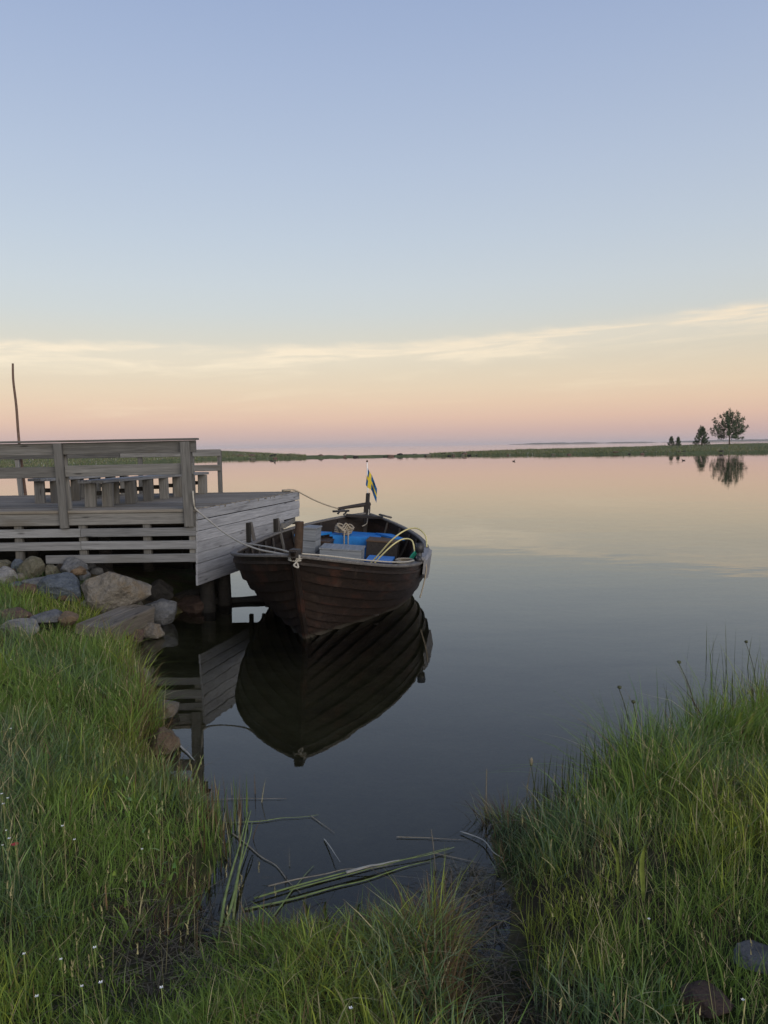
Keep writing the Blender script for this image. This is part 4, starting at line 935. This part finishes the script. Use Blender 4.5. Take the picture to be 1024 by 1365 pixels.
# ------------------------------------------------------------------ far spit: grass, rocks, trees, birds
n = 60000; r_ = np.concatenate([rng.uniform(-.62, -.10, n // 2), rng.uniform(.06, .6, n - n // 2)]); t = rng.random(n) ** 2.0 * .9
x, yy, zz = spit_p(r_, t); ok = zz > .02; x, yy, zz = x[ok], yy[ok], zz[ok]; n = len(x)
cc = np.array([(.135, .155, .065)]) * rng.uniform(.65, 1.35, n)[:, None]; q = rng.random(n); cc[q < .22] = (.22, .19, .12); cc[q > .985] = (.4, .4, .36)
tag(blades('spit_grass', np.stack([x, yy, zz - .03], 1), rng.uniform(.10, .36, n) * (1 + .5 * wav(x, yy, .6, 91)), rng.uniform(.05, .14, n), rng.uniform(0, 6.28, n), rng.uniform(0, .4, n), rng.uniform(0, .3, n), cc, 2, M_grass), 'rough grass covering the far spit', kind='stuff')
for i in range(54):
    rr_ = float(rng.uniform(-.2, .11)) if i < 40 else float(rng.uniform(.1, .45)); x, y_, z = spit_p(np.array([rr_]), np.array([rng.uniform(.0, .5) if i < 40 else rng.uniform(0, .05)])); s_ = float(rng.uniform(.35, 1.0)) * (1 if i < 40 else .7)
    stone('dark low rock along the far spit', float(x[0]), float(y_[0]) - .4, max(.02, float(z[0])) + .08 * s_, s_ * 1.5, s_, s_ * .62, (ST_olive, ST_dark, ST_red)[i % 3], 200 + i, 0, 'rocks along the far spit', 2)
def conifer(name, x, y_, z0, h, width, trunk_r, label, kind, seed):
    r = np.random.default_rng(seed); e_ = empty(name, (x, y_, z0)); tag(e_, label, 'tree', 'trees on the far spit')
    v, f_ = tube_geo(smooth_path([(x, y_, z0 - .3), (x + .03 * h * .3, y_, z0 + h * .35), (x - .01 * h, y_, z0 + h * .7), (x, y_, z0 + h * .95)], 5), lambda t: trunk_r * (1.1 - .95 * t), 8)
    parts = [(v, f_)]; P_, D_, S_ = [], [], []
    nb = 46 if kind == 'pine' else 40
    for i in range(nb):
        t = i / nb; a = i * 2.399 + r.uniform(-.4, .4)
        if kind == 'pine':
            hz_ = .26 + .68 * t; rad = width / 2 * math.sin(math.pi * min(1, .22 + .80 * t)) ** .75 * r.uniform(.75, 1.08); lift = .10 + .20 * t
        else:
            hz_ = .07 + .86 * t; rad = width / 2 * (1 - t) ** .8 * r.uniform(.75, 1.12) + .05 * width; lift = .06 + .08 * t
        b = Vector((x, y_, z0 + h * hz_)); d = Vector((math.cos(a), math.sin(a), 0))
        m_ = b + d * rad * .55 + Vector((0, 0, -.01 * h)); tip = b + d * rad + Vector((0, 0, h * lift * r.uniform(.5, 1.1)))
        if kind == 'pine' and i < 3: tip.z = b.z - .02 * h
        pth = smooth_path([b, m_, tip], 4); parts.append(tube_geo(pth, lambda q_: trunk_r * .28 * (1.1 - q_), 4))
        for k, p_ in enumerate(pth[3:]):
            for _ in range(13):
                P_.append(p_ + Vector(r.normal(0, .035 * h * (1 if kind == 'pine' else .75), 3))); S_.append(.055 * h * r.uniform(.6, 1.2)); D_.append((a, k))
        for _ in range(7): P_.append(tip + Vector((r.normal(0, .015 * h), r.normal(0, .015 * h), abs(r.normal(0, .035 * h))))); S_.append(.06 * h); D_.append((a, 9))
    V, F = join_geo(parts); mesh_obj('trunk', V, F, M_brown, e_, smooth=True)
    n_ = len(P_) * 4; root = np.repeat(np.array([tuple(q_) for q_ in P_]), 4, 0); hh = np.repeat(np.array(S_), 4) * r.uniform(.7, 1.3, n_)
    col = np.array([.07, .10, .05])[None, :] * r.uniform(.6, 1.5, n_)[:, None]
    blades('crown', root, hh * .95, hh * .2, r.uniform(0, 6.28, n_), np.abs(r.normal(.3, .4, n_)), np.abs(r.normal(.1, .2, n_)), col, 2, M_needle, e_)
def on_spit(r_, D):
    ts = np.linspace(0, 1, 200); x, y_, z = spit_p(np.full(200, r_), ts); k = int(np.argmin(abs(y_ - D))); return float(x[k]), float(y_[k]), float(z[k])
for (name, r_, D, h, w, tr, lab, kd, sd_) in (('pine_tree', .4486, 230, 8.6, 10.8, .2, 'tallest spreading pine tree on the far spit', 'pine', 1), ('young_pine', .4126, 225, 5.3, 4.6, .11, 'mid-sized conical young pine left of the tallest pine', 'cone', 2),
        ('young_pine', .3735, 225, 2.7, 2.1, .06, 'left of the two smallest saplings on the far spit', 'cone', 3), ('young_pine', .3825, 222, 2.6, 1.7, .06, 'right of the two smallest saplings on the far spit', 'cone', 4)):
    x, y_, z = on_spit(r_, D); conifer(name, x, y_, z - .05, h, w, tr, lab, kd, sd_)
def bird(x, y_, rz, label):
    bm = bmesh.new()
    bmesh.ops.create_uvsphere(bm, u_segments=12, v_segments=8, radius=1, matrix=Matrix.Translation((0, 0, .05)) @ Matrix.Diagonal((.24, .11, .10, 1)))
    bmesh.ops.create_uvsphere(bm, u_segments=10, v_segments=6, radius=1, matrix=Matrix.Translation((.22, 0, .25)) @ Matrix.Diagonal((.065, .05, .055, 1)))
    bmesh.ops.create_cone(bm, segments=8, radius1=.055, radius2=.035, depth=.2, cap_ends=True, matrix=Matrix.Translation((.19, 0, .15)) @ Matrix.Rotation(.25, 4, 'Y'))
    bmesh.ops.create_cone(bm, segments=6, radius1=.022, radius2=.008, depth=.08, cap_ends=True, matrix=Matrix.Translation((.31, 0, .24)) @ Matrix.Rotation(1.57, 4, 'Y'))
    bmesh.ops.create_cone(bm, segments=6, radius1=.06, radius2=.01, depth=.16, cap_ends=True, matrix=Matrix.Translation((-.26, 0, .1)) @ Matrix.Rotation(-1.2, 4, 'Y'))
    me = bpy.data.meshes.new('water_bird'); bm.to_mesh(me); bm.free(); me.materials.append(M_bird); me.polygons.foreach_set('use_smooth', [True] * len(me.polygons))
    o = bpy.data.objects.new('water_bird', me); o.location = (x, y_, 0); o.rotation_euler = (0, 0, rz); o.scale = (.65, .65, .65); C.objects.link(o); tag(o, label, 'bird')
bird(15.28, 90.2, .3, 'small dark waterbird on the lagoon, in the middle of the open water'); bird(32.0, 82.1, 2.8, 'small dark waterbird on the lagoon near the tree reflections'); bird(-14.3, 101.6, 1.2, 'small dark waterbird on the lagoon left of the flag')

# ------------------------------------------------------------------ thin sea haze
m, out = newmat('sea_haze'); pv = N('ShaderNodeVolumePrincipled'); pv.inputs['Color'].default_value = (1, .93, .91, 1); pv.inputs['Density'].default_value = 7e-5; pv.inputs['Anisotropy'].default_value = 0
L(pv.outputs[0], out.inputs['Volume'])
V, F = box_geo((0, 5500, 12.0), (19000, 14000, 28.0)); hz = mesh_obj('haze', V, F, m); tag(hz, kind='stuff', label='thin pale sea haze')
